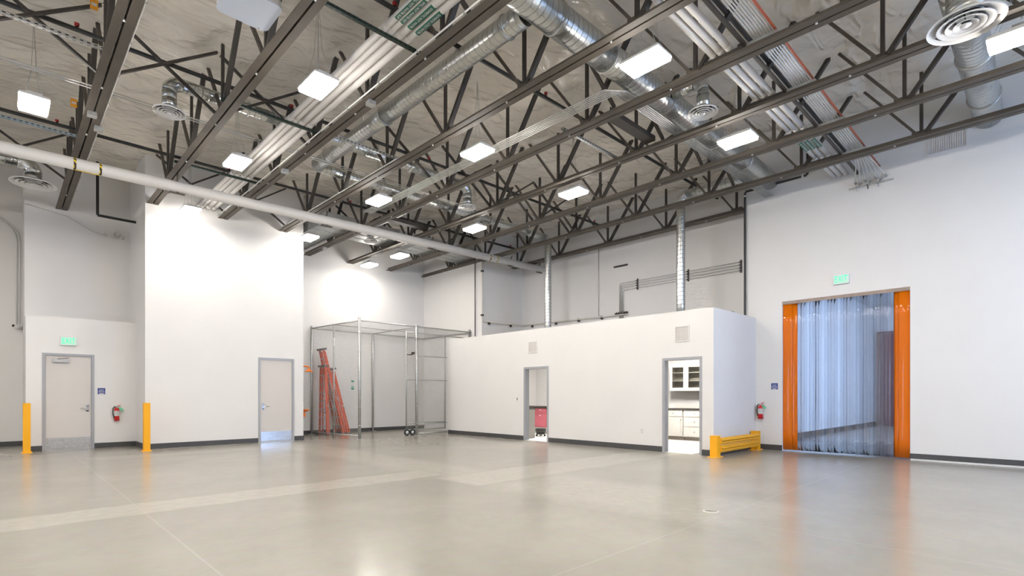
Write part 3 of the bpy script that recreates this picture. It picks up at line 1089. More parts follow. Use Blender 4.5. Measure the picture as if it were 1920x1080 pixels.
# flat duct near the left wall
t = thing('flat_duct', 'flat wide sheet metal duct near the left wall, resting across the truss ends', 'duct', (6.4, 14.1, 6.077))
MB().box(0, 5.5, 0.0, 1.0, 0, 0.34).build('duct_run', 'galv_dull', t)
MB().box(0, 0.78, 1.0, 3.16, 0, 0.34).build('duct_leg', 'galv_dull', t)
for x in np.arange(0.6, 5.5, 0.62):
    MB().box(x - 0.012, x + 0.012, -0.012, 1.012, -0.012, 0.352).build('seam', 'galv_dull', t)
MB().box(0.0, 5.5, 0.3, 0.315, -0.01, 0.0).build('seam', 'galv_dull', t)
MB().box(0.0, 5.5, 0.66, 0.675, -0.01, 0.0).build('seam', 'galv_dull', t)
for i in range(6, 10):
    o = MB().box(-0.05, 0.05, 0, 0.98, 0, 0.042).build('duct_rest', 'steel_dark', None, (TX[i], 14.12, ZT + 0.105))
    tag(o, 'black support rail under the flat duct on the %s truss' % ORD[i - 2], 'strut', 'support rails of the flat duct')
diffuser((7.95, 14.25, 5.9), 0.20, 0.1, 'round white diffuser under the flat duct, behind the white drain pipe', 6.077)
for (x0, x1, y), lab in (((7.34, 8.77, 5.28), 'deep dark steel channel between the fifth and sixth trusses, near the conduits'), ((7.34, 8.77, 12.6), 'deep dark steel channel between the fifth and sixth trusses, farther back')):
    t = thing('steel_channel', lab, 'beam', (x0, y, 6.05))
    MB().box(0, x1 - x0, -0.1, 0.1, 0, 0.012).build('web', 'steel_dark', t)
    MB().box(0, x1 - x0, -0.1, -0.088, 0.012, 0.09).box(0, x1 - x0, 0.088, 0.1, 0.012, 0.09).build('flanges', 'steel_dark', t)

# ------------------------------------------------------------------ white drain pipe under the trusses
t = thing('drain_pipe', 'long thick white drain pipe hanging below the trusses across the left half', 'pipe', (-2.0, 12.8, 5.60))
zs = lambda x: (x + 2.0) * 0.0135
MB().sweep([((0, 0, 0), 0.112), ((XAL + 2.0, 0, zs(XAL)), 0.112)], 24).build('pipe', 'insulated_white', t)
for x in (-0.02, 2.66, 5.91, 9.15, 12.40, 13.80):
    z = zs(x)
    b = MB()
    path = [(x + 2, 0.125 * math.cos(a), z + 0.125 * math.sin(a)) for a in np.linspace(-math.pi / 2 - 0.2, math.pi / 2, 12)]
    path += [(x + 2, -0.05, z + 0.19), (x + 2, -0.02, 5.93 - 5.60 + 0.02)]
    b.tube(path, 0.018, 8)
    h = b.build('hanger_hook', 'steel', t)
    MB().bar((x + 1.86, 0.0, z - 0.135), (x + 2.14, 0.0, z - 0.135), 0.05, 0.02).build('hanger_foot', 'steel', h)
for x in (1.0, 1.38, 11.41, 11.72):
    MB().tube([(x + 1.98, 0, zs(x)), (x + 2.02, 0, zs(x))], 0.1135, 24, False).build('hazard_band', 'hazard_tape', t)
b = MB()
b.box(3.0, 3.38, -0.02, 0.02, zs(1.2) - 0.1145, zs(1.2) - 0.1115)
b.build('yellow_stripe', 'hazard_yellow', t)


# ------------------------------------------------------------------ lamps
def lamp_proto():
    t = put(None, 'led_ceiling_light')
    w_, l_ = 0.17, 0.285
    MB().box(-w_, w_, -l_, l_, 0.012, 0.05).box(-w_ * 0.55, w_ * 0.55, -l_ * 0.8, l_ * 0.8, 0.05, 0.10).build('housing', 'white_enamel', t)
    MB().box(-w_ - 0.008, w_ + 0.008, -l_ - 0.008, l_ + 0.008, 0.012, 0.03).build('frame', 'white_enamel', t)
    c = [(-w_, -l_), (-w_, l_), (w_, l_), (w_, -l_)]
    c2 = [(x * 0.96, y * 0.975) for x, y in c]
    MB().add([(x, y, -0.036) for x, y in c2] + [(x, y, 0.012) for x, y in c], [(0, 1, 2, 3), (0, 4, 5, 1), (1, 5, 6, 2), (2, 6, 7, 3), (3, 7, 4, 0)]).build('diffuser', 'lamp_diffuser', t)
    MB().box(-0.05, 0.05, -0.06, 0.06, 0.10, 0.15).build('driver_box', 'galv_dull', t)
    for sx in (-1, 1):
        for sy in (-1, 1):
            MB().tube([(sx * 0.1, sy * 0.22, 0.1), (sx * 0.03, sy * 0.06, 0.5), (0, 0, 1.3)], 0.003, 5).build('hanger_wire', 'galv_dull', t)
    return t


ZL = 5.75
lamps = [
    ((0.37, 10.88), 'lit square ceiling lamp at the far left, left of the leftmost truss'),
    ((3.28, 7.37), 'brightest lit ceiling lamp hanging in front of the four white pipes'),
    ((3.25, 10.88), 'lit ceiling lamp just left of the four white pipes, above the drain pipe'),
    ((3.28, 14.5), 'lit ceiling lamp close to the bright white bay wall'),
    ((6.25, 14.65), 'lit ceiling lamp at the right corner of the white bay wall'),
    ((9.05, 16.3), 'lit ceiling lamp nearest the back corner above the chain-link cage'),
    ((9.15, 14.55), 'lit ceiling lamp behind the drain pipe, second nearest the cage corner'),
    ((6.2, 10.75), 'lit ceiling lamp left of centre, under the thin conduits'),
    ((6.27, 7.36), 'lit ceiling lamp at the centre between the fourth and fifth trusses'),
    ((9.08, 10.77), 'lit ceiling lamp above the drain pipe, left of the left duct drop'),
    ((6.18, 3.8), 'large lit ceiling lamp in front of the big spiral duct'),
    ((9.05, 7.37), 'lit ceiling lamp between the two duct drops'),
    ((9.22, 3.84), 'lit ceiling lamp under the big spiral duct near the right wall'),
    ((9.07, 0.30), 'lit ceiling lamp cut by the right edge, beside the largest diffuser'),
    ((0.37, 7.35), 'ceiling lamp out of view left of the leftmost truss, second from the wall'),  # from here on unseen lamps, continuing the grid, added to brighten the hall
    ((0.37, 3.8), 'ceiling lamp out of view left of the leftmost truss, third from the wall'),
    ((3.28, 3.8), 'ceiling lamp out of view above the camera, between second and third trusses'),
    ((3.28, 0.30), 'ceiling lamp out of view right of the camera, between second and third trusses'),
    ((6.2, 0.30), 'ceiling lamp out of view right of the camera, beside the fifth truss'),
    ((0.37, 0.30), 'ceiling lamp out of view straight above the camera'),
    ((6.2, -3.2), 'ceiling lamp out of view by the side windows, beside the fifth truss'),
    ((9.07, -3.2), 'ceiling lamp out of view by the side windows, nearest the right wall'),
    ((3.28, -3.2), 'ceiling lamp out of view by the side windows, beside the second truss'),
    ((-2.6, 10.88), 'ceiling lamp out of view left of the frame, farthest row'),
    ((-2.6, 7.37), 'ceiling lamp out of view left of the frame, middle row'),
    ((-2.6, 3.8), 'ceiling lamp out of view left of the frame, nearest row'),
    ((-2.6, 14.5), 'ceiling lamp out of view left of the frame, by the left wall'),
    ((-2.6, 0.30), 'ceiling lamp out of view behind the camera, near the side windows'),
    ((-5.5, 14.5), 'ceiling lamp out of view in the outer left row, by the left wall'),
    ((-5.5, 10.88), 'ceiling lamp out of view in the outer left row, second from the wall'),
    ((-5.5, 7.37), 'ceiling lamp out of view in the outer left row, third from the wall'),
    ((-5.5, 3.8), 'ceiling lamp out of view in the outer left row, fourth from the wall'),
]
p0 = lamp_proto()
short_wire = MB().tube([(0.1, 0.22, 0.1), (0.1, 0.22, 0.325)], 0.003, 5).mesh('hanger_wire', 'galv_dull')
for i, ((x, y), lab) in enumerate(lamps):
    o = p0 if i == 0 else copy_tree(p0)
    o.location = (x, y, ZL)
    if (x, y) == (9.15, 14.55):          # hung straight from the flat duct above it
        for ch in list(o.children):
            if ch.name.startswith('hanger_wire'):
                bpy.data.objects.remove(ch)
        for sx in (0, math.pi):
            put(short_wire, 'hanger_wire', o, (0, 0, 0), (0, 0, sx))
    tag(o, lab, 'lamp', 'led ceiling lamps')

# white panel near the top left
t = thing('ceiling_unit', 'pale white rounded rectangular unit hanging at the top beside the second truss', 'unit', (2.16, 6.78, 5.97))
poly = []
hw, hl, rr = 0.3, 0.3, 0.09
for cx_, cy_, a0 in ((hw - rr, hl - rr, 0), (-hw + rr, hl - rr, H90), (-hw + rr, -hl + rr, 2 * H90), (hw - rr, -hl + rr, 3 * H90)):
    for k in range(6):
        a = a0 + k / 5 * H90
        poly.append((cx_ + rr * math.cos(a), cy_ + rr * math.sin(a)))
MB().prism(poly, 0, 0.012).build('face', 'pale_blue_white', t)
MB().prism([(x * 0.99, y * 0.99) for x, y in poly], 0.012, 0.10).build('body', 'white_plastic', t)
MB().lathe([(0, -0.004), (0.008, -0.002), (0.008, 0.002)], 8).build('indicator_light', 'sprinkler_red', t, (0.2, 0.27, 0))
MB().tube([(0, 0, 0.1), (0, 0, 1.1)], 0.02, 8).build('mounting_pole', 'white_plastic', t)

# ------------------------------------------------------------------ bollards
for (x, y), lab in (((0.43, 16.12), 'yellow square bollard left of the exit door'), ((2.445, 14.72), 'yellow square bollard at the corner of the white bay wall')):
    t = thing('bollard', lab, 'bollard', (x, y, 0), group='yellow bollards')
    MB().prism([(-.06, -.065), (.06, -.065), (.065, -.06), (.065, .06), (.06, .065), (-.06, .065), (-.065, .06), (-.065, -.06)], 0.012, 1.12).build('post', 'safety_yellow', t)
    MB().box(-0.09, 0.09, -0.09, 0.09, 0, 0.012).build('base_plate', 'safety_yellow', t)
    for sx in (-1, 1):
        for sy in (-1, 1):
            MB().lathe([(0.01, 0), (0.01, 0.012), (0, 0.014)], 6, (sx * 0.078, sy * 0.078, 0.012)).build('anchor_bolt', 'rail_yellow', t)

# ------------------------------------------------------------------ guard rail
t = thing('guard_rail', 'yellow two-rail floor guard beside the white room corner', 'guard rail', (10.72, 4.93, 0))
for x in (0.0, 2.15):
    p = MB().prism([(x - .075, -.08), (x + .075, -.08), (x + .075, .08), (x - .075, .08)], 0.015, 0.44).build('post', 'safety_yellow', t)
    MB().box(x - 0.16, x + 0.16, -0.11, 0.11, 0, 0.015).build('base_plate', 'safety_yellow', p)
    MB().box(x - 0.08, x + 0.08, -0.085, 0.085, 0.44, 0.452).build('post_cap', 'safety_yellow', p)
    for sx in (-1, 1):
        for sy in (-1, 1):
            MB().lathe([(0.014, 0), (0.014, 0.014), (0, 0.018)], 6, (x + sx * 0.125, sy * 0.085, 0.015)).build('anchor_bolt', 'galv_dull', p)
for z in (0.175, 0.335):
    prof = [(-0.085, z - 0.075), (-0.085, z - 0.05), (-0.125, z - 0.035), (-0.125, z - 0.012), (-0.09, z), (-0.125, z + 0.012), (-0.125, z + 0.035), (-0.085, z + 0.05), (-0.085, z + 0.075), (-0.079, z + 0.075), (-0.079, z - 0.075)]
    MB().prism(prof, 0.06, 2.09, 'x').build('rail', 'rail_yellow', t)


# ------------------------------------------------------------------ fire extinguishers
def extinguisher(loc, rot, lab):
    t = thing('fire_extinguisher', lab, 'extinguisher', loc, rot, 'fire extinguishers')   # wall behind at local +Y
    MB().lathe([(0, 0), (0.05, 0), (0.056, 0.01), (0.056, 0.26), (0.05, 0.295), (0.026, 0.32), (0.02, 0.335), (0, 0.335)], 20, (0, -0.065, 0)).build('cylinder', 'red_paint', t)
    MB().lathe([(0.0567, 0.12), (0.0567, 0.25)], 20, (0, -0.065, 0)).build('label_band', 'label_grey', t)
    v = MB().lathe([(0.02, 0.335), (0.02, 0.365), (0.014, 0.37), (0, 0.37)], 12, (0, -0.065, 0)).build('valve', 'stainless', t)
    MB().bar((0.0, -0.055, 0.365), (0.085, -0.075, 0.40), 0.018, 0.01).build('lever', 'red_paint', v)
    MB().bar((0.0, -0.055, 0.355), (0.075, -0.075, 0.36), 0.018, 0.01).build('carry_handle', 'red_paint', v)
    MB().lathe([(0, 0), (0.013, 0), (0.013, 0.012), (0, 0.012)], 10).build('gauge', 'sign_white', v, (0.0, -0.084, 0.352), (H90, 0, 0))
    MB().tube([(-0.015, -0.07, 0.355), (-0.045, -0.075, 0.35), (-0.075, -0.08, 0.31), (-0.08, -0.08, 0.2), (-0.068, -0.08, 0.13), (-0.06, -0.08, 0.11)], 0.011, 8).build('hose', 'rubber', t)
    MB().sweep([((-0.06, -0.08, 0.12), 0.012), ((-0.05, -0.08, 0.07), 0.018)], 8).build('nozzle', 'rubber', t)
    MB().box(-0.03, 0.03, -0.012, 0, 0.1, 0.33).build('wall_bracket', 'steel', t)
    g = MB().bar((0.05, -0.085, 0.33), (0.13, -0.085, 0.25), 0.003, 0.05).build('inspection_tag', 'tag_green', t)


extinguisher((2.09, YCL, 0.66), (0, 0, 0), 'red fire extinguisher between the exit door and the right yellow bollard')
extinguisher((XR, 5.0 - 0.08, 0.73), (0, 0, -H90), 'red fire extinguisher above the yellow floor guard')


# ------------------------------------------------------------------ signs
def exit_sign(loc, rot, lab):
    t = thing('exit_sign', lab, 'sign', loc, rot, 'exit signs')
    MB().box(-0.15, 0.15, -0.045, 0, -0.1, 0.1).build('housing', 'white_plastic', t)
    f = MB().box(-0.145, 0.145, -0.05, -0.045, -0.095, 0.095).build('face', 'exit_face', t)
    put(text_mesh('EXIT', 0.2, 'exit_green', 0.24), 'lettering', f, (0, -0.0515, 0), (H90, 0, 0))


exit_sign((1.17, YCL, 2.585), (0, 0, 0), 'green EXIT sign above the left exit door')
exit_sign((XR, 3.23, 3.83), (0, 0, -H90), 'green EXIT sign above the strip curtain doorway')


def route_sign(loc, rot, lab):
    t = thing('route_sign', lab, 'sign', loc, rot, 'exit route signs')
    p = MB().box(-0.075, 0.075, -0.006, 0, -0.075, 0.075).build('plate', 'sign_blue', t)
    put(text_mesh('EXIT', 0.05, 'sign_white', 0.085), 'lettering', p, (0, -0.0075, 0.022), (H90, 0, 0))
    put(text_mesh('ROUTE', 0.05, 'sign_white', 0.115), 'lettering', p, (0, -0.0075, -0.02), (H90, 0, 0))
    MB().box(-0.045, 0.045, -0.0075, -0.006, -0.068, -0.052).build('braille_strip', 'sign_white', p)


route_sign((1.795, YCL, 1.4), (0, 0, 0), 'small blue EXIT ROUTE sign right of the exit door')
route_sign((XR, 4.62, 1.51), (0, 0, -H90), 'small blue EXIT ROUTE sign left of the strip curtain')
t = thing('notice_sign', 'small green and white notice sign on the wall inside the cage', 'sign', (8.93, YB, 1.66))
MB().box(-0.06, 0.06, -0.005, 0, -0.175, 0.175).build('plate', 'sign_white', t)
for z0, z1 in ((0.1, 0.165), (-0.165, -0.09), (-0.07, -0.045)):
    MB().box(-0.055, 0.055, -0.007, -0.005, z0, z1).build('print_band', 'sign_green', t)

# ------------------------------------------------------------------ strip curtain
t = thing('strip_curtain', 'vinyl strip curtain with orange edges in the doorway of the right wall', 'curtain', (XR + 0.05, 2.02, 0))
MB().box(-0.05, 0.04, 0.0, 2.43, 3.44, 3.5).build('header_rail', 'header_brown', t)
MB().box(-0.056, -0.05, 0.0, 2.43, 3.425, 3.45).build('clamp_bar', 'header_brown', t)


def strip_mesh(wd, bow, m, zt=3.45, zb=0.025, th=0.0025, edges=True):
    b = MB()
    n = 9
    zsn = [zb, 0.4, 1.2, 2.2, 3.0, zt]
    vs = []
    for side in (0, 1):
        for z in zsn:
            for i in range(n):
                y = (i / (n - 1) - 0.5) * wd
                x = -bow * math.cos(math.pi * (i / (n - 1) - 0.5)) + side * th
                x += 0.004 * math.sin(z * 2.3 + i * 0.4)
                vs.append((x, y, z))
    fs = []
    k = len(zsn) * n
    for s in (0, 1):
        for a in range(len(zsn) - 1):
            for i in range(n - 1):
                q = s * k + a * n + i
                fs.append((q, q + 1, q + n + 1, q + n))
    for a in range(len(zsn) - 1):
        for i in ((0, n - 1) if edges else ()):
            fs.append((a * n + i, (a + 1) * n + i, k + (a + 1) * n + i, k + a * n + i))
    for i in range(n - 1):
        fs.append((i, i + 1, k + i + 1, k + i))
        q = (len(zsn) - 1) * n
        fs.append((q + i, q + i + 1, k + q + i + 1, k + q + i))
    b.add(vs, fs, True)
    return b.mesh('strip', m)


clear = [strip_mesh(0.13, bw, m, th=0.0018, edges=e) for bw, m, e in ((0.012, 'clear_vinyl', False), (0.022, 'clear_vinyl_hazy', False), (0.009, 'clear_vinyl_worn', True), (0.018, 'clear_vinyl', False), (0.014, 'clear_vinyl_hazy', False))]
for i in range(30):
    y = 0.335 + i * (1.77 / 29)
    o = put(clear[(i * 3) % 5], 'strip', t, ((-0.014, 0.006, 0.024)[i % 3], y, 0), (0, 0, math.radians(random.uniform(-5, 5))))
ora = strip_mesh(0.2, 0.014, 'orange_vinyl')
for y, x in ((0.102, -0.02), (0.185, 0.012), (2.215, 0.012), (2.325, -0.02)):
    put(ora, 'strip', t, (x, y, 0))['label'] = 'orange edge strip'

# ------------------------------------------------------------------ room behind the curtain
t = thing('maroon_door', 'tall maroon door at the end of the room behind the curtain', 'door', (26.97, 4.3, 0))
for k in range(2):
    MB().box(-0.05, 0.0, -0.95 + k * 0.92, -0.06 + k * 0.92, 0.02, 3.9).build('leaf', 'maroon', t)
MB().box(-0.08, 0.02, -1.05, -0.96, 0, 4.0).box(-0.08, 0.02, 0.88, 0.97, 0, 4.0).box(-0.08, 0.02, -1.05, 0.97, 3.92, 4.0).build('frame', 'maroon', t)
for n, x in enumerate((16.5, 21.5)):  # unseen lamps, added to light this room through the strips
    t = thing('room_light', 'unseen ceiling lamp added in the room behind the curtain, %s' % ('nearer' if n == 0 else 'farther'), 'lamp', (x, 2.5, 4.9), group='added lamps behind the curtain')
    MB().box(-0.3, 0.3, -0.15, 0.15, 0.02, 0.1).build('housing', 'white_enamel', t)
    MB().box(-0.28, 0.28, -0.13, 0.13, 0.0, 0.02).build('diffuser', 'far_lamp_diffuser', t)

# ------------------------------------------------------------------ chain-link cage
def chain_link(o, u, v, W, Hh, cell=0.075, r=0.0022):
    """two families of diagonal wires filling a W x H panel; zigzag offset gives the weave depth"""
    o, u, v = Vector(o), Vector(u), Vector(v)
    nrm = u.cross(v).normalized()
    b = MB()
    k = int((W + Hh) / cell) + 1
    for fam in (0, 1):
        for i in range(k + 1):
            c = i * cell
            if fam == 0:      # s + t = c
                s0, s1 = max(0, c - Hh), min(W, c)
                if s1 - s0 < 0.01:
                    continue
                a, e = (s0, c - s0), (s1, c - s1)
            else:             # s - t = c - H
                s0, s1 = max(0, c - Hh), min(W, c)
                if s1 - s0 < 0.01:
                    continue
                a, e = (s0, s0 - c + Hh), (s1, s1 - c + Hh)
            off = nrm * (0.003 if fam else -0.003)
            b.tube([o + u * a[0] + v * a[1] + off, o + u * e[0] + v * e[1] + off], r, 3, False)
    return b


X0, X1, Y0, Y1, CZ = 7.65, 11.93, 14.36, 17.2, 3.52
XB = 7.43          # the cage side runs slightly out of square
t = thing('chain_link_cage', 'galvanized chain-link cage in the back corner', 'cage', (X0, Y0, 0))
def cpost(x, y, z, r, cap=True):
    p = MB().tube([(x - X0, y - Y0, 0), (x - X0, y - Y0, z)], r, 12).build('post', 'galv_dull', t)
    if cap:
        MB().lathe([(r + 0.004, -0.03), (r + 0.006, 0.0), (r * 0.6, 0.025), (0, 0.035)], 12, (x - X0, y - Y0, z)).build('post_cap', 'galv_dull', p)
    for zz in np.arange(0.4, z, 0.55):
        MB().lathe([(r + 0.001, -0.012), (r + 0.006, -0.01), (r + 0.006, 0.01), (r + 0.001, 0.012)], 12, (x - X0, y - Y0, zz)).build('tension_band', 'galvanized', p)
    if r > 0.028:
        MB().box(x - X0 - 0.1, x - X0 + 0.1, y - Y0 - 0.08, y - Y0 + 0.06, 0, 0.008).build('foot_plate', 'galv_dull', p)
cpost(X0, Y0, 3.6, 0.044)
cpost(7.54, 15.8, 3.5, 0.027, False)
cpost(XB, Y1, 3.58, 0.036)
cpost(9.66, Y0, 3.56, 0.044)
cpost(9.69, Y1, 3.5, 0.03, False)
cpost(11.90, Y0 + 0.04, 3.6, 0.04)
def crail(a, c, r=0.02):
    MB().tube([(a[0] - X0, a[1] - Y0, a[2]), (c[0] - X0, c[1] - Y0, c[2])], r, 10).build('rail', 'galv_dull', t)
crail((X0, Y0, CZ), (XB, Y1, CZ))
crail((X0, Y0, CZ), (X1, Y0, CZ))
crail((XB, Y1, CZ), (X1, Y1, CZ))
crail((7.54, 15.8, CZ), (X1, 15.8, CZ), 0.016)
crail((9.68, Y0, CZ), (9.68, Y1, CZ), 0.016)
crail((X1, Y0, CZ), (X1, Y1, CZ))
crail((X0, Y0, 0.09), (XB, Y1, 0.09), 0.018)
for z in (0.06, 0.38, 1.79, 2.57):
    crail((9.66, Y0, z), (10.88, Y0, z), 0.017)
crail((9.66, Y0, 3.3), (11.9, Y0, 3.3), 0.015)
m_ = chain_link((0, 0, 0.09), Vector((XB - X0, Y1 - Y0, 0)).normalized(), (0, 0, 1), Y1 - Y0, CZ - 0.09).build('mesh_panel', 'galv_dull', t)
m_['kind'] = 'stuff'
m_ = chain_link((2.01, 0, 0.06), (1, 0, 0), (0, 0, 1), 1.22, CZ - 0.06).build('mesh_panel', 'galv_dull', t)
m_['kind'] = 'stuff'
m_ = chain_link((0, 0, CZ), (1, 0, 0), (0, 1, 0), X1 - X0, Y1 - Y0, 0.09).build('mesh_panel', 'galv_dull', t)
m_['kind'] = 'stuff'

t = thing('rolling_gate', 'chain-link rolling gate on two black wheels, slid open behind the cage front', 'gate', (9.40, 14.56, 0))
GW = 1.55
for x in (0.0, GW):
    MB().tube([(x, 0, 0.16), (x, 0, 3.36)], 0.022, 10).build('stile', 'galv_dull', t)
for z in (0.18, 0.40, 1.80, 3.34):
    MB().tube([(0, 0, z), (GW, 0, z)], 0.017, 8).build('rail', 'galv_dull', t)
m_ = chain_link((0, 0, 0.18), (1, 0, 0), (0, 0, 1), GW, 3.16).build('mesh_panel', 'galv_dull', t)
m_['kind'] = 'stuff'
for x in (-0.01, 0.20):
    wlp = MB().lathe([(0.055, -0.022), (0.095, -0.026), (0.1, -0.01), (0.1, 0.01), (0.095, 0.026), (0.055, 0.022), (0.055, -0.022)], 20).build('wheel', 'rubber', t, (x, -0.05, 0.1), (H90, 0, 0))
    MB().lathe([(0, -0.024), (0.055, -0.022), (0.055, 0.022), (0, 0.024)], 16).build('hub', 'sign_white', wlp)
    MB().bar((x, 0, 0.1), (x, 0, 0.2), 0.03, 0.02).build('wheel_fork', 'galv_dull', t)
MB().box(0.175, 0.215, -0.16, -0.02, 2.62, 2.7).box(0.14, 0.215, -0.03, 0.0, 2.6, 2.63).box(0.0, 0.17, -0.012, 0.012, 2.6, 2.625).build('latch', 'steel_dark', t)


# ------------------------------------------------------------------ ladders
def ladder(loc, rotz, lean, Lh, wb, wt, steps, lab, thick=0.2):
    """folded step ladder, width along local Y, leaning towards local -X at its top"""
    t = thing('step_ladder', lab, 'ladder', loc, (0, -lean, rotz), 'orange step ladders')
    zt = Lh
    for s in (-1, 1):
        MB().bar((0, s * wb / 2, 0.03), (0, s * wt / 2, zt), 0.03, 0.06, (1, 0, 0)).build('front_rail', 'ladder_orange', t)
        MB().bar((thick, s * (wb / 2 - 0.04), 0.03), (0.05, s * (wt / 2 - 0.02), zt - 0.05), 0.02, 0.035, (1, 0, 0)).build('rear_rail', 'ladder_orange', t)
        MB().box(-0.05, 0.05, s * wb / 2 - 0.03, s * wb / 2 + 0.03, 0, 0.03).build('foot', 'ladder_cap', t)
        MB().bar((0.01, s * wb * 0.46, zt * 0.45), (0.13, s * wb * 0.42, zt * 0.38), 0.008, 0.025).build('spreader', 'aluminium', t)
    for k in range(steps):
        z = (k + 1) * zt / (steps + 1)
        wk = wb + (wt - wb) * z / zt
        MB().box(-0.045, 0.045, -wk / 2 + 0.02, wk / 2 - 0.02, z - 0.014, z + 0.014).build('step', 'aluminium', t)
    for k in range(0, steps, 2):
        z = (k + 0.6) * zt / (steps + 1)
        wk = wb + (wt - wb) * z / zt
        MB().bar((thick * (1 - z / zt) + 0.05 * z / zt, -wk / 2 + 0.05, z), (thick * (1 - z / zt) + 0.05 * z / zt, wk / 2 - 0.05, z), 0.02, 0.03).build('rear_brace', 'aluminium', t)
    MB().box(-0.08, 0.1, -wt / 2 - 0.05, wt / 2 + 0.05, zt, zt + 0.06).build('top_cap', 'ladder_cap', t)
    MB().box(-0.052, -0.0455, -wb / 2 * 0.8 - 0.03, -wb / 2 * 0.8 + 0.03, zt * 0.52, zt * 0.62).build('sticker', 'sign_white', t)
    return t


ladder((7.60, 16.68, 0), 0.0, math.radians(0.4), 2.22, 0.56, 0.34, 7, 'shorter orange step ladder with dark cap, standing nearest the cage side', 0.09)
ladder((8.27, 16.88, 0), 0.0, math.radians(13.0), 2.86, 0.56, 0.28, 9, 'tallest orange step ladder leaning towards the left side of the cage', 0.10)
ladder((8.47, 16.92, 0), 0.0, math.radians(13.0), 2.2, 0.44, 0.26, 7, 'orange ladder leaning on the tallest one, its foot farthest right', 0.09)

# ------------------------------------------------------------------ emergency shower and eyewash
t = thing('emergency_shower', 'orange emergency shower and eyewash on the side of the bay wall, beside the cage', 'shower', (6.33, 15.5, 0))
MB().tube([(0.0, 0, 2.16), (0.22, 0, 2.16), (0.27, 0, 2.14), (0.28, 0, 2.09)], 0.022, 10).build('arm', 'orange_paint', t)
MB().lathe([(0.02, 0.1), (0.05, 0.06), (0.125, 0.012), (0.13, 0.0), (0.115, 0.0), (0.03, 0.05), (0, 0.05)], 24, (0.28, 0, 2.0)).build('shower_head', 'orange_paint', t)
MB().tube([(0.0, 0, 0.78), (0.14, 0, 0.78), (0.16, 0, 0.8)], 0.02, 10).build('eyewash_arm', 'orange_paint', t)
bw_ = MB().lathe([(0, 0.0), (0.05, 0.01), (0.11, 0.06), (0.12, 0.08), (0.11, 0.075), (0.04, 0.025), (0, 0.02)], 20, (0.18, 0, 0.8)).build('eyewash_bowl', 'orange_paint', t)
for s in (-1, 1):
    MB().tube([(0.18 + s * 0.03, 0, 0.83), (0.18 + s * 0.04, 0, 0.9)], 0.016, 8).build('spray_nozzle', 'galv_dull', bw_)
MB().box(0.06, 0.16, -0.06, -0.045, 0.66, 0.76).build('push_handle', 'orange_paint', t)

# ------------------------------------------------------------------ small wall fittings
def grille(loc, rot, wd, ht, n, lab, m='louver_pink', name='air_grille'):
    t = thing(name, lab, 'grille', loc, rot)
    f = MB()
    e = 0.022
    f.box(-wd / 2 - e, wd / 2 + e, -0.016, 0, ht / 2, ht / 2 + e).box(-wd / 2 - e, wd / 2 + e, -0.016, 0, -ht / 2 - e, -ht / 2)
    f.box(-wd / 2 - e, -wd / 2, -0.016, 0, -ht / 2, ht / 2).box(wd / 2, wd / 2 + e, -0.016, 0, -ht / 2, ht / 2)
    f.build('frame', 'white_enamel', t)
    MB().box(-wd / 2, wd / 2, -0.002, 0, -ht / 2, ht / 2).build('backing', m, t)
    sl = MB().bar((0, -0.006, -ht / 2), (0, -0.006, ht / 2), 0.005, 0.012, (1, 0.5, 0)).mesh('slat', m)
    for k in range(n):
        put(sl, 'slat', t, (-wd / 2 + (k + 0.5) * wd / n, 0, 0))


grille((XBX, 10.35, 2.67), (0, 0, -H90), 0.30, 0.29, 9, 'square air grille above the left room doorway')
grille((XBX, 5.77, 2.67), (0, 0, -H90), 0.30, 0.31, 9, 'square air grille above the right room doorway')
grille((XR, 1.44, 6.25), (0, 0, -H90), 0.56, 0.36, 16, 'wide air grille high on the right wall below the truss')
t = thing('light_switch', 'small switch plate left of the left room doorway', 'switch', (XBX, 10.98, 1.19))
MB().box(-0.006, 0, -0.04, 0.04, -0.06, 0.06).build('plate', 'white_plastic', t)
MB().box(-0.012, -0.006, -0.014, 0.014, -0.03, 0.03).build('rocker', 'steel', t)
t = thing('wall_outlet', 'white outlet low on the room wall between the doorways', 'outlet', (XBX, 6.79, 0.45))
MB().box(-0.006, 0, -0.04, 0.04, -0.06, 0.06).build('plate', 'white_plastic', t)
for z in (-0.025, 0.025):
    MB().box(-0.008, -0.006, -0.016, 0.016, z - 0.016, z + 0.016).build('socket', 'label_grey', t)
t = thing('floor_cover', 'round cleanout cover set in the concrete floor', 'cover', (5.70, 2.67, 0))
MB().lathe([(0.085, 0.0), (0.085, 0.004), (0.072, 0.006), (0.072, 0.003)], 28).build('rim', 'cabinet_white', t)
MB().lathe([(0.072, 0.003), (0, 0.0035)], 28).build('plate', 'cover_plate', t)
t = thing('security_camera', 'white bullet security camera on the far left wall corner', 'camera', (0.36, YFL, 3.06))
MB().box(-0.05, 0.05, -0.03, 0, -0.05, 0.05).build('mount', 'white_plastic', t)
MB().tube([(0, -0.03, 0), (-0.03, -0.12, -0.02)], 0.015, 8).build('arm', 'white_plastic', t)
MB().tube([(0.02, -0.1, -0.05), (-0.12, -0.25, -0.01)], 0.045, 14).build('body', 'white_plastic', t)
MB().tube([(-0.12, -0.25, -0.01), (-0.128, -0.258, -0.008)], 0.03, 12).build('lens', 'void_dark', t)
for n, (dx, lab) in enumerate(((0.0, 'white conduit running down the far left wall corner, right of two'), (-0.06, 'white conduit running down the far left wall corner, left of two'))):
    o = MB().tube([(-1.2 + dx, YFL - 0.02, 6.9), (0.27 + dx, YFL - 0.02, 5.55), (0.34 + dx, YFL - 0.02, 5.4), (0.36 + dx, YFL - 0.02, 5.2), (0.36 + dx, YFL - 0.02, 3.11)], 0.014, 8).build('wall_conduit', 'white_plastic')
    tag(o, lab, 'conduit', 'conduits down the far left corner')
random.seed(9)
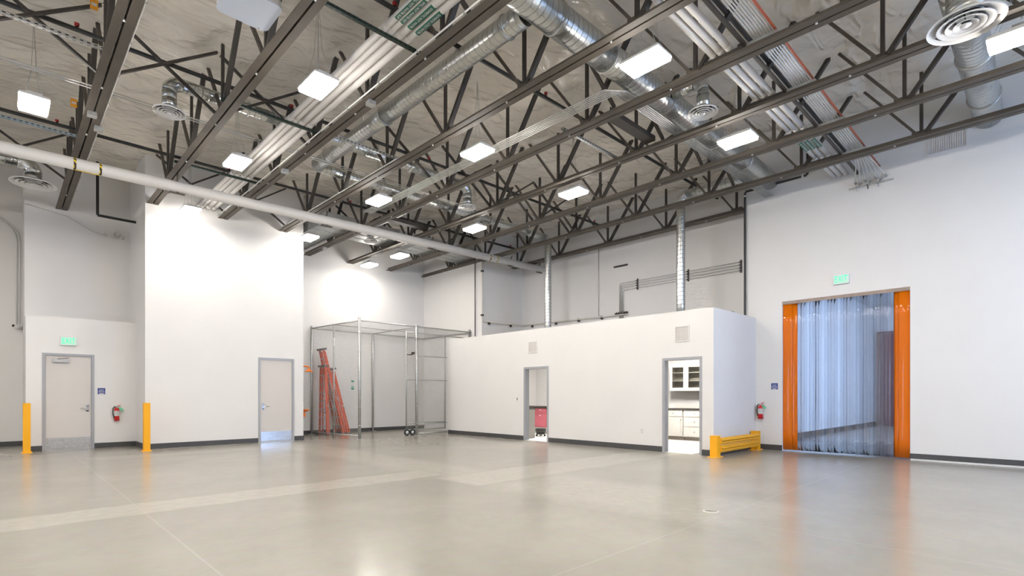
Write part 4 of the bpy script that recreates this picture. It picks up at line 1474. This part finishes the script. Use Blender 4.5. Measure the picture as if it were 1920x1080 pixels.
t = thing('pipe_stubs', 'cluster of small grey conduit stubs at the left wall below the black pipe', 'fittings', (2.15, YB, 5.5))
for k in range(7):
    x, z = random.uniform(-0.25, 0.25), random.uniform(-0.06, 0.05)
    MB().tube([(x, -0.001, z), (x, -0.12, z), (x + random.uniform(-.06, .06), -0.16, z + 0.03)], 0.012, 7).build('stub', 'conduit', t)
o = MB().tube([(0.43, 17.2, 5.9), (1.2, 17.2, 5.78), (1.7, 17.2, 5.5), (2.0, 17.2, 5.45)], 0.010, 6).build('hanging_cable', 'conduit')
tag(o, 'thin sagging grey cable below the leftmost truss end', 'cable')

# ------------------------------------------------------------------ pipes in the alcove
o = MB().tube([(11.9, 14.09, 6.60), (11.9, 14.09, 3.2)], 0.017, 8).build('black_riser', 'black_pipe')
tag(o, 'thin black vertical pipe at the alcove corner beside the cage', 'pipe')
t = thing('wall_pipe', 'beige pipe running down the alcove corner then along its back wall', 'pipe', (XP - 0.05, 13.62, 3.86))
MB().tube([(0, 0.1, 2.4), (0, 0.1, 0.06), (0.03, 0.1, 0.02), (0.09, 0.1, 0.0)], 0.022, 10).build('riser', 'beige_pipe', t)
MB().tube([(0.09, 0.1, 0.0), (XAL - XP - 0.05, 0.1, 0.02), (XAL - XP - 0.0, 0.05, 0.02), (XAL - XP, -0.05, 0.02), (XAL - XP, -4.45, -0.05)], 0.022, 10).build('run', 'beige_pipe', t)
for p in ((0.35, 0.13, -0.03), (1.4, 0.13, -0.02), (XAL - XP + 0.015, -0.35, -0.02), (XAL - XP + 0.015, -1.5, -0.03), (XAL - XP + 0.015, -2.5, -0.04), (XAL - XP + 0.015, -3.45, -0.05)):
    MB().box(p[0] - 0.03, p[0] + 0.03, p[1] - 0.03, p[1] + 0.03, p[2] - 0.06, p[2] + 0.05).build('clamp', 'black_pipe', t)
for z in (0.2, 1.72):
    MB().box(-0.03, 0.05, 0.07, 0.15, z - 0.03, z + 0.03).build('clamp', 'black_pipe', t)
o = MB().tube([(XAL - 0.015, 10.31, 6.25), (XAL - 0.015, 10.31, 3.86)], 0.012, 8).build('wall_conduit', 'conduit')
tag(o, 'thin grey vertical conduit on the alcove back wall', 'conduit')
o = MB().box(XAL - 0.04, XAL, 9.21, 9.71, 5.33, 5.375).build('wall_strut', 'black_pipe')
tag(o, 'short black bar alone on the alcove back wall', 'strut')
for n in range(4):
    z = 4.80 - n * 0.075
    y = 9.50 - n * 0.045
    o = MB().tube([(XAL - 0.03, 5.35, z + 0.0), (XAL - 0.03, y - 0.05, z), (XAL - 0.03, y - 0.015, z - 0.015), (XAL - 0.03, y, z - 0.05), (XAL - 0.03, y, 3.6)], 0.012, 8).build('wall_conduit', 'conduit')
    tag(o, 'thin conduit turning down on the alcove back wall, %s from the top of four' % ORD[n], 'conduit', 'four conduits on the alcove back wall')
for n, y in enumerate((8.85, 7.2, 5.72)):
    t = thing('conduit_bracket', 'black bracket holding four wall conduits, %s from the left' % ORD[n], 'bracket', (XAL, y, 4.69), group='black conduit brackets')
    MB().box(-0.018, 0, -0.02, 0.02, -0.17, 0.17).build('backplate', 'black_pipe', t)
    for k in range(4):
        MB().box(-0.05, -0.018, -0.035, 0.035, 0.09 - k * 0.075, 0.128 - k * 0.075).build('clamp', 'black_pipe', t)
t = thing('conduit_bracket', 'black horizontal bracket across the lower ends of the alcove conduits', 'bracket', (XAL, 9.44, 3.87))
MB().box(-0.018, 0, -0.25, 0.25, -0.02, 0.02).build('backplate', 'black_pipe', t)
for k in range(5):
    MB().box(-0.05, -0.018, -0.2 + k * 0.09 - 0.02, -0.2 + k * 0.09 + 0.02, -0.035, 0.035).build('clamp', 'black_pipe', t)
t = thing('corner_pipe', 'black pipe along the right wall top and down its edge beside the white room', 'pipe', (13.14, 5.29, 2.99))
MB().tube([(-0.05, 0.05, 0.0), (-0.02, 0.02, 0.0), (0, 0, 0.05), (0, 0, 3.26), (0, -0.03, 3.31), (0, -1.36, 3.31), (0, -1.40, 3.35), (0, -1.40, 4.0)], 0.026, 10).build('pipe', 'black_pipe', t)
for p in ((0, 0, 0.06), (0, 0, 3.2), (0, -0.25, 3.31), (0, -1.3, 3.31), (0, -1.40, 3.5)):
    d_ = (0, 0, 0.02) if p[1] in (0, -1.40) else (0, 0.02, 0)
    MB().tube([tuple(a - c for a, c in zip(p, d_)), tuple(a + c for a, c in zip(p, d_))], 0.031, 10).build('coupling', 'white_plastic', t)
t = thing('roof_stub', 'small grey vent stub on the white room roof near its right end', 'vent', (12.9, 5.5, 3.17))
MB().tube([(0, 0, 0), (0, 0, 0.16)], 0.04, 10).build('pipe', 'galv_dull', t)
MB().lathe([(0.055, 0.16), (0.06, 0.17), (0.02, 0.2), (0, 0.2)], 12).build('cap', 'galv_dull', t)


# ------------------------------------------------------------------ inside the white room, right doorway
def panel_front(t, name, x, y0, y1, z0, z1, knob='pull'):
    """framed cabinet front facing -X"""
    p = MB().box(x - 0.018, x, y0, y1, z0, z1).build(name, 'cabinet_white', t)
    if z1 - z0 > 0.3:
        MB().box(x - 0.024, x - 0.018, y0 + 0.05, y1 - 0.05, z0 + 0.05, z1 - 0.05).build('raised_panel', 'cabinet_white', p)
    if knob:
        zc = (z0 + z1) / 2
        if z1 - z0 > 0.3:
            MB().lathe([(0.014, 0), (0.014, 0.02), (0, 0.024)], 10).build('knob', 'aluminium', p, (x - 0.018, y1 - 0.04 if knob == 'l' else y0 + 0.04, z1 - 0.08), (0, -H90, 0))
        else:
            MB().lathe([(0.014, 0), (0.014, 0.02), (0, 0.024)], 10).build('knob', 'aluminium', p, (x - 0.018, (y0 + y1) / 2, zc), (0, -H90, 0))


XC = 14.06
for n, (y0, y1, kind) in enumerate(((7.42, 8.02, 'door'), (6.72, 7.40, 'drawers'), (6.10, 6.70, 'door'))):
    t = thing('base_cabinet', 'white base cabinet with %s inside the right doorway, %s from left' % ('drawers' if kind == 'drawers' else 'one door', ORD[n]), 'cabinet', (XC, y0, 0), group='white base cabinets')
    W = y1 - y0
    MB().box(0, 0.6, 0, W, 0.1, 0.88).build('body', 'cabinet_white', t)
    MB().box(0.06, 0.6, 0, W, 0, 0.1).build('kick', 'cabinet_inside', t)
    panel_front(t, 'drawer', 0, 0.015, W - 0.015, 0.69, 0.86)
    if kind == 'drawers':
        panel_front(t, 'drawer', 0, 0.015, W - 0.015, 0.41, 0.67)
        panel_front(t, 'drawer', 0, 0.015, W - 0.015, 0.12, 0.39)
    else:
        panel_front(t, 'cabinet_door', 0, 0.015, W - 0.015, 0.12, 0.67, 'r')
t = thing('countertop', 'dark countertop on the white base cabinets', 'countertop', (14.02, 6.10, 0.88))
MB().box(0, 0.66, 0, 1.92, 0, 0.035).build('slab', 'counter_dark', t)
MB().box(0.66, 0.678, 0, 1.92, 0.0, 0.13).build('backsplash', 'cabinet_white', t)
t = thing('wall_cabinet', 'white wall cabinet with two glazed doors above the dark countertop', 'cabinet', (14.36, 6.45, 1.42))
W = 1.55
MB().box(0.30, 0.335, 0, W, 0, 0.80).box(0, 0.30, 0, 0.02, 0, 0.8).box(0, 0.30, W - 0.02, W, 0, 0.8).box(0, 0.3, 0.02, W - 0.02, 0, 0.02).box(0, 0.3, 0.02, W - 0.02, 0.78, 0.8).build('body', 'cabinet_white', t)
MB().box(0.29, 0.30, 0.02, W - 0.02, 0.02, 0.78).build('inside_back', 'cabinet_inside', t)
for z in (0.29, 0.53):
    MB().box(0.02, 0.29, 0.02, W - 0.02, z, z + 0.018).build('shelf', 'cabinet_white', t)
for k in range(3):
    y0 = 0.01 + k * (W - 0.02) / 3
    y1 = y0 + (W - 0.02) / 3 - 0.008
    d_ = MB().box(-0.02, 0, y0, y0 + 0.075, 0.01, 0.79).box(-0.02, 0, y1 - 0.075, y1, 0.01, 0.79).box(-0.02, 0, y0 + 0.075, y1 - 0.075, 0.01, 0.1).box(-0.02, 0, y0 + 0.075, y1 - 0.075, 0.70, 0.79).build('cabinet_door', 'cabinet_white', t)
    MB().box(-0.012, -0.008, y0 + 0.075, y1 - 0.075, 0.1, 0.70).build('pane', 'pane_glass', d_)
    MB().lathe([(0.012, 0), (0.012, 0.02), (0, 0.024)], 10).build('knob', 'aluminium', d_, (-0.02, y0 + 0.035, 0.12), (0, -H90, 0))
t = thing('room_light', 'ceiling lamp inside the right part of the white room', 'lamp', (12.5, 6.9, 2.985), group='lamps inside the white room')
MB().box(-0.6, 0.6, -0.3, 0.3, 0.02, 0.05).build('housing', 'white_enamel', t)
MB().box(-0.58, 0.58, -0.28, 0.28, 0.0, 0.02).build('diffuser', 'room_lamp_diffuser', t)
t = thing('room_light', 'ceiling lamp inside the left part of the white room', 'lamp', (12.4, 11.2, 2.985), group='lamps inside the white room')
MB().box(-0.6, 0.6, -0.3, 0.3, 0.02, 0.05).build('housing', 'white_enamel', t)
MB().box(-0.58, 0.58, -0.28, 0.28, 0.0, 0.02).build('diffuser', 'room_lamp_diffuser', t)
wall('floor_box', [(XBX + 0.02, 14.7, 5.56, 8.55, 0.0, 0.004), (XBX + 0.02, 14.7, 8.65, 13.8, 0.0, 0.004)], 'white_enamel')

# left doorway
t = thing('base_cabinet', 'cream base cabinet end just inside the left doorway', 'cabinet', (11.06, 11.0, 0.004))
MB().box(0, 0.61, 0, 1.5, 0.0, 0.87).build('body', 'cabinet_white', t)
MB().box(0, 0.64, -0.02, 1.52, 0.87, 0.90).build('countertop', 'counter_dark', t)
t = thing('base_cabinet', 'pink hanging cabinet with one drawer seen through the left doorway', 'cabinet', (13.0, 11.72, 0.22))
MB().box(0, 0.55, 0, 0.62, 0, 0.66).build('body', 'pink_cabinet', t)
for z0, z1 in ((0.02, 0.46), (0.49, 0.645)):
    p = MB().box(-0.018, 0, 0.015, 0.605, z0, z1).build('drawer' if z0 > 0.4 else 'cabinet_door', 'pink_cabinet', t)
    zc = z1 - 0.06
    MB().tube([(-0.018, 0.22, zc), (-0.045, 0.22, zc), (-0.045, 0.40, zc), (-0.018, 0.40, zc)], 0.007, 8).build('handle', 'stainless', p)
t = thing('countertop', 'dark bench top seen through the left doorway above the pink cabinet', 'countertop', (12.95, 10.9, 0.89))
MB().box(0, 0.7, 0, 2.8, 0, 0.04).build('slab', 'counter_dark', t)
MB().box(0.05, 0.1, 0.1, 2.7, -0.09, 0.0).build('apron', 'cabinet_white', t)
for y in (0.05, 2.72):
    MB().box(0.05, 0.1, y, y + 0.05, -0.886, 0).box(0.6, 0.65, y, y + 0.05, -0.886, 0).build('leg', 'cabinet_white', t)
t = thing('rolling_bin', 'black bin on casters under the pink cabinet', 'bin', (12.25, 11.3, 0.004))
MB().lathe([(0, 0.06), (0.13, 0.06), (0.17, 0.24), (0.175, 0.25), (0.16, 0.25), (0.12, 0.08), (0, 0.08)], 20).build('tub', 'rubber', t)
MB().lathe([(0.162, 0.15), (0.166, 0.18)], 20).build('band', 'steel', t)
for k in range(4):
    a = k * H90 + 0.6
    MB().lathe([(0, -0.012), (0.03, -0.012), (0.03, 0.012), (0, 0.012)], 10).build('caster', 'rubber', t, (0.13 * math.cos(a), 0.13 * math.sin(a), 0.03), (H90, 0, a))
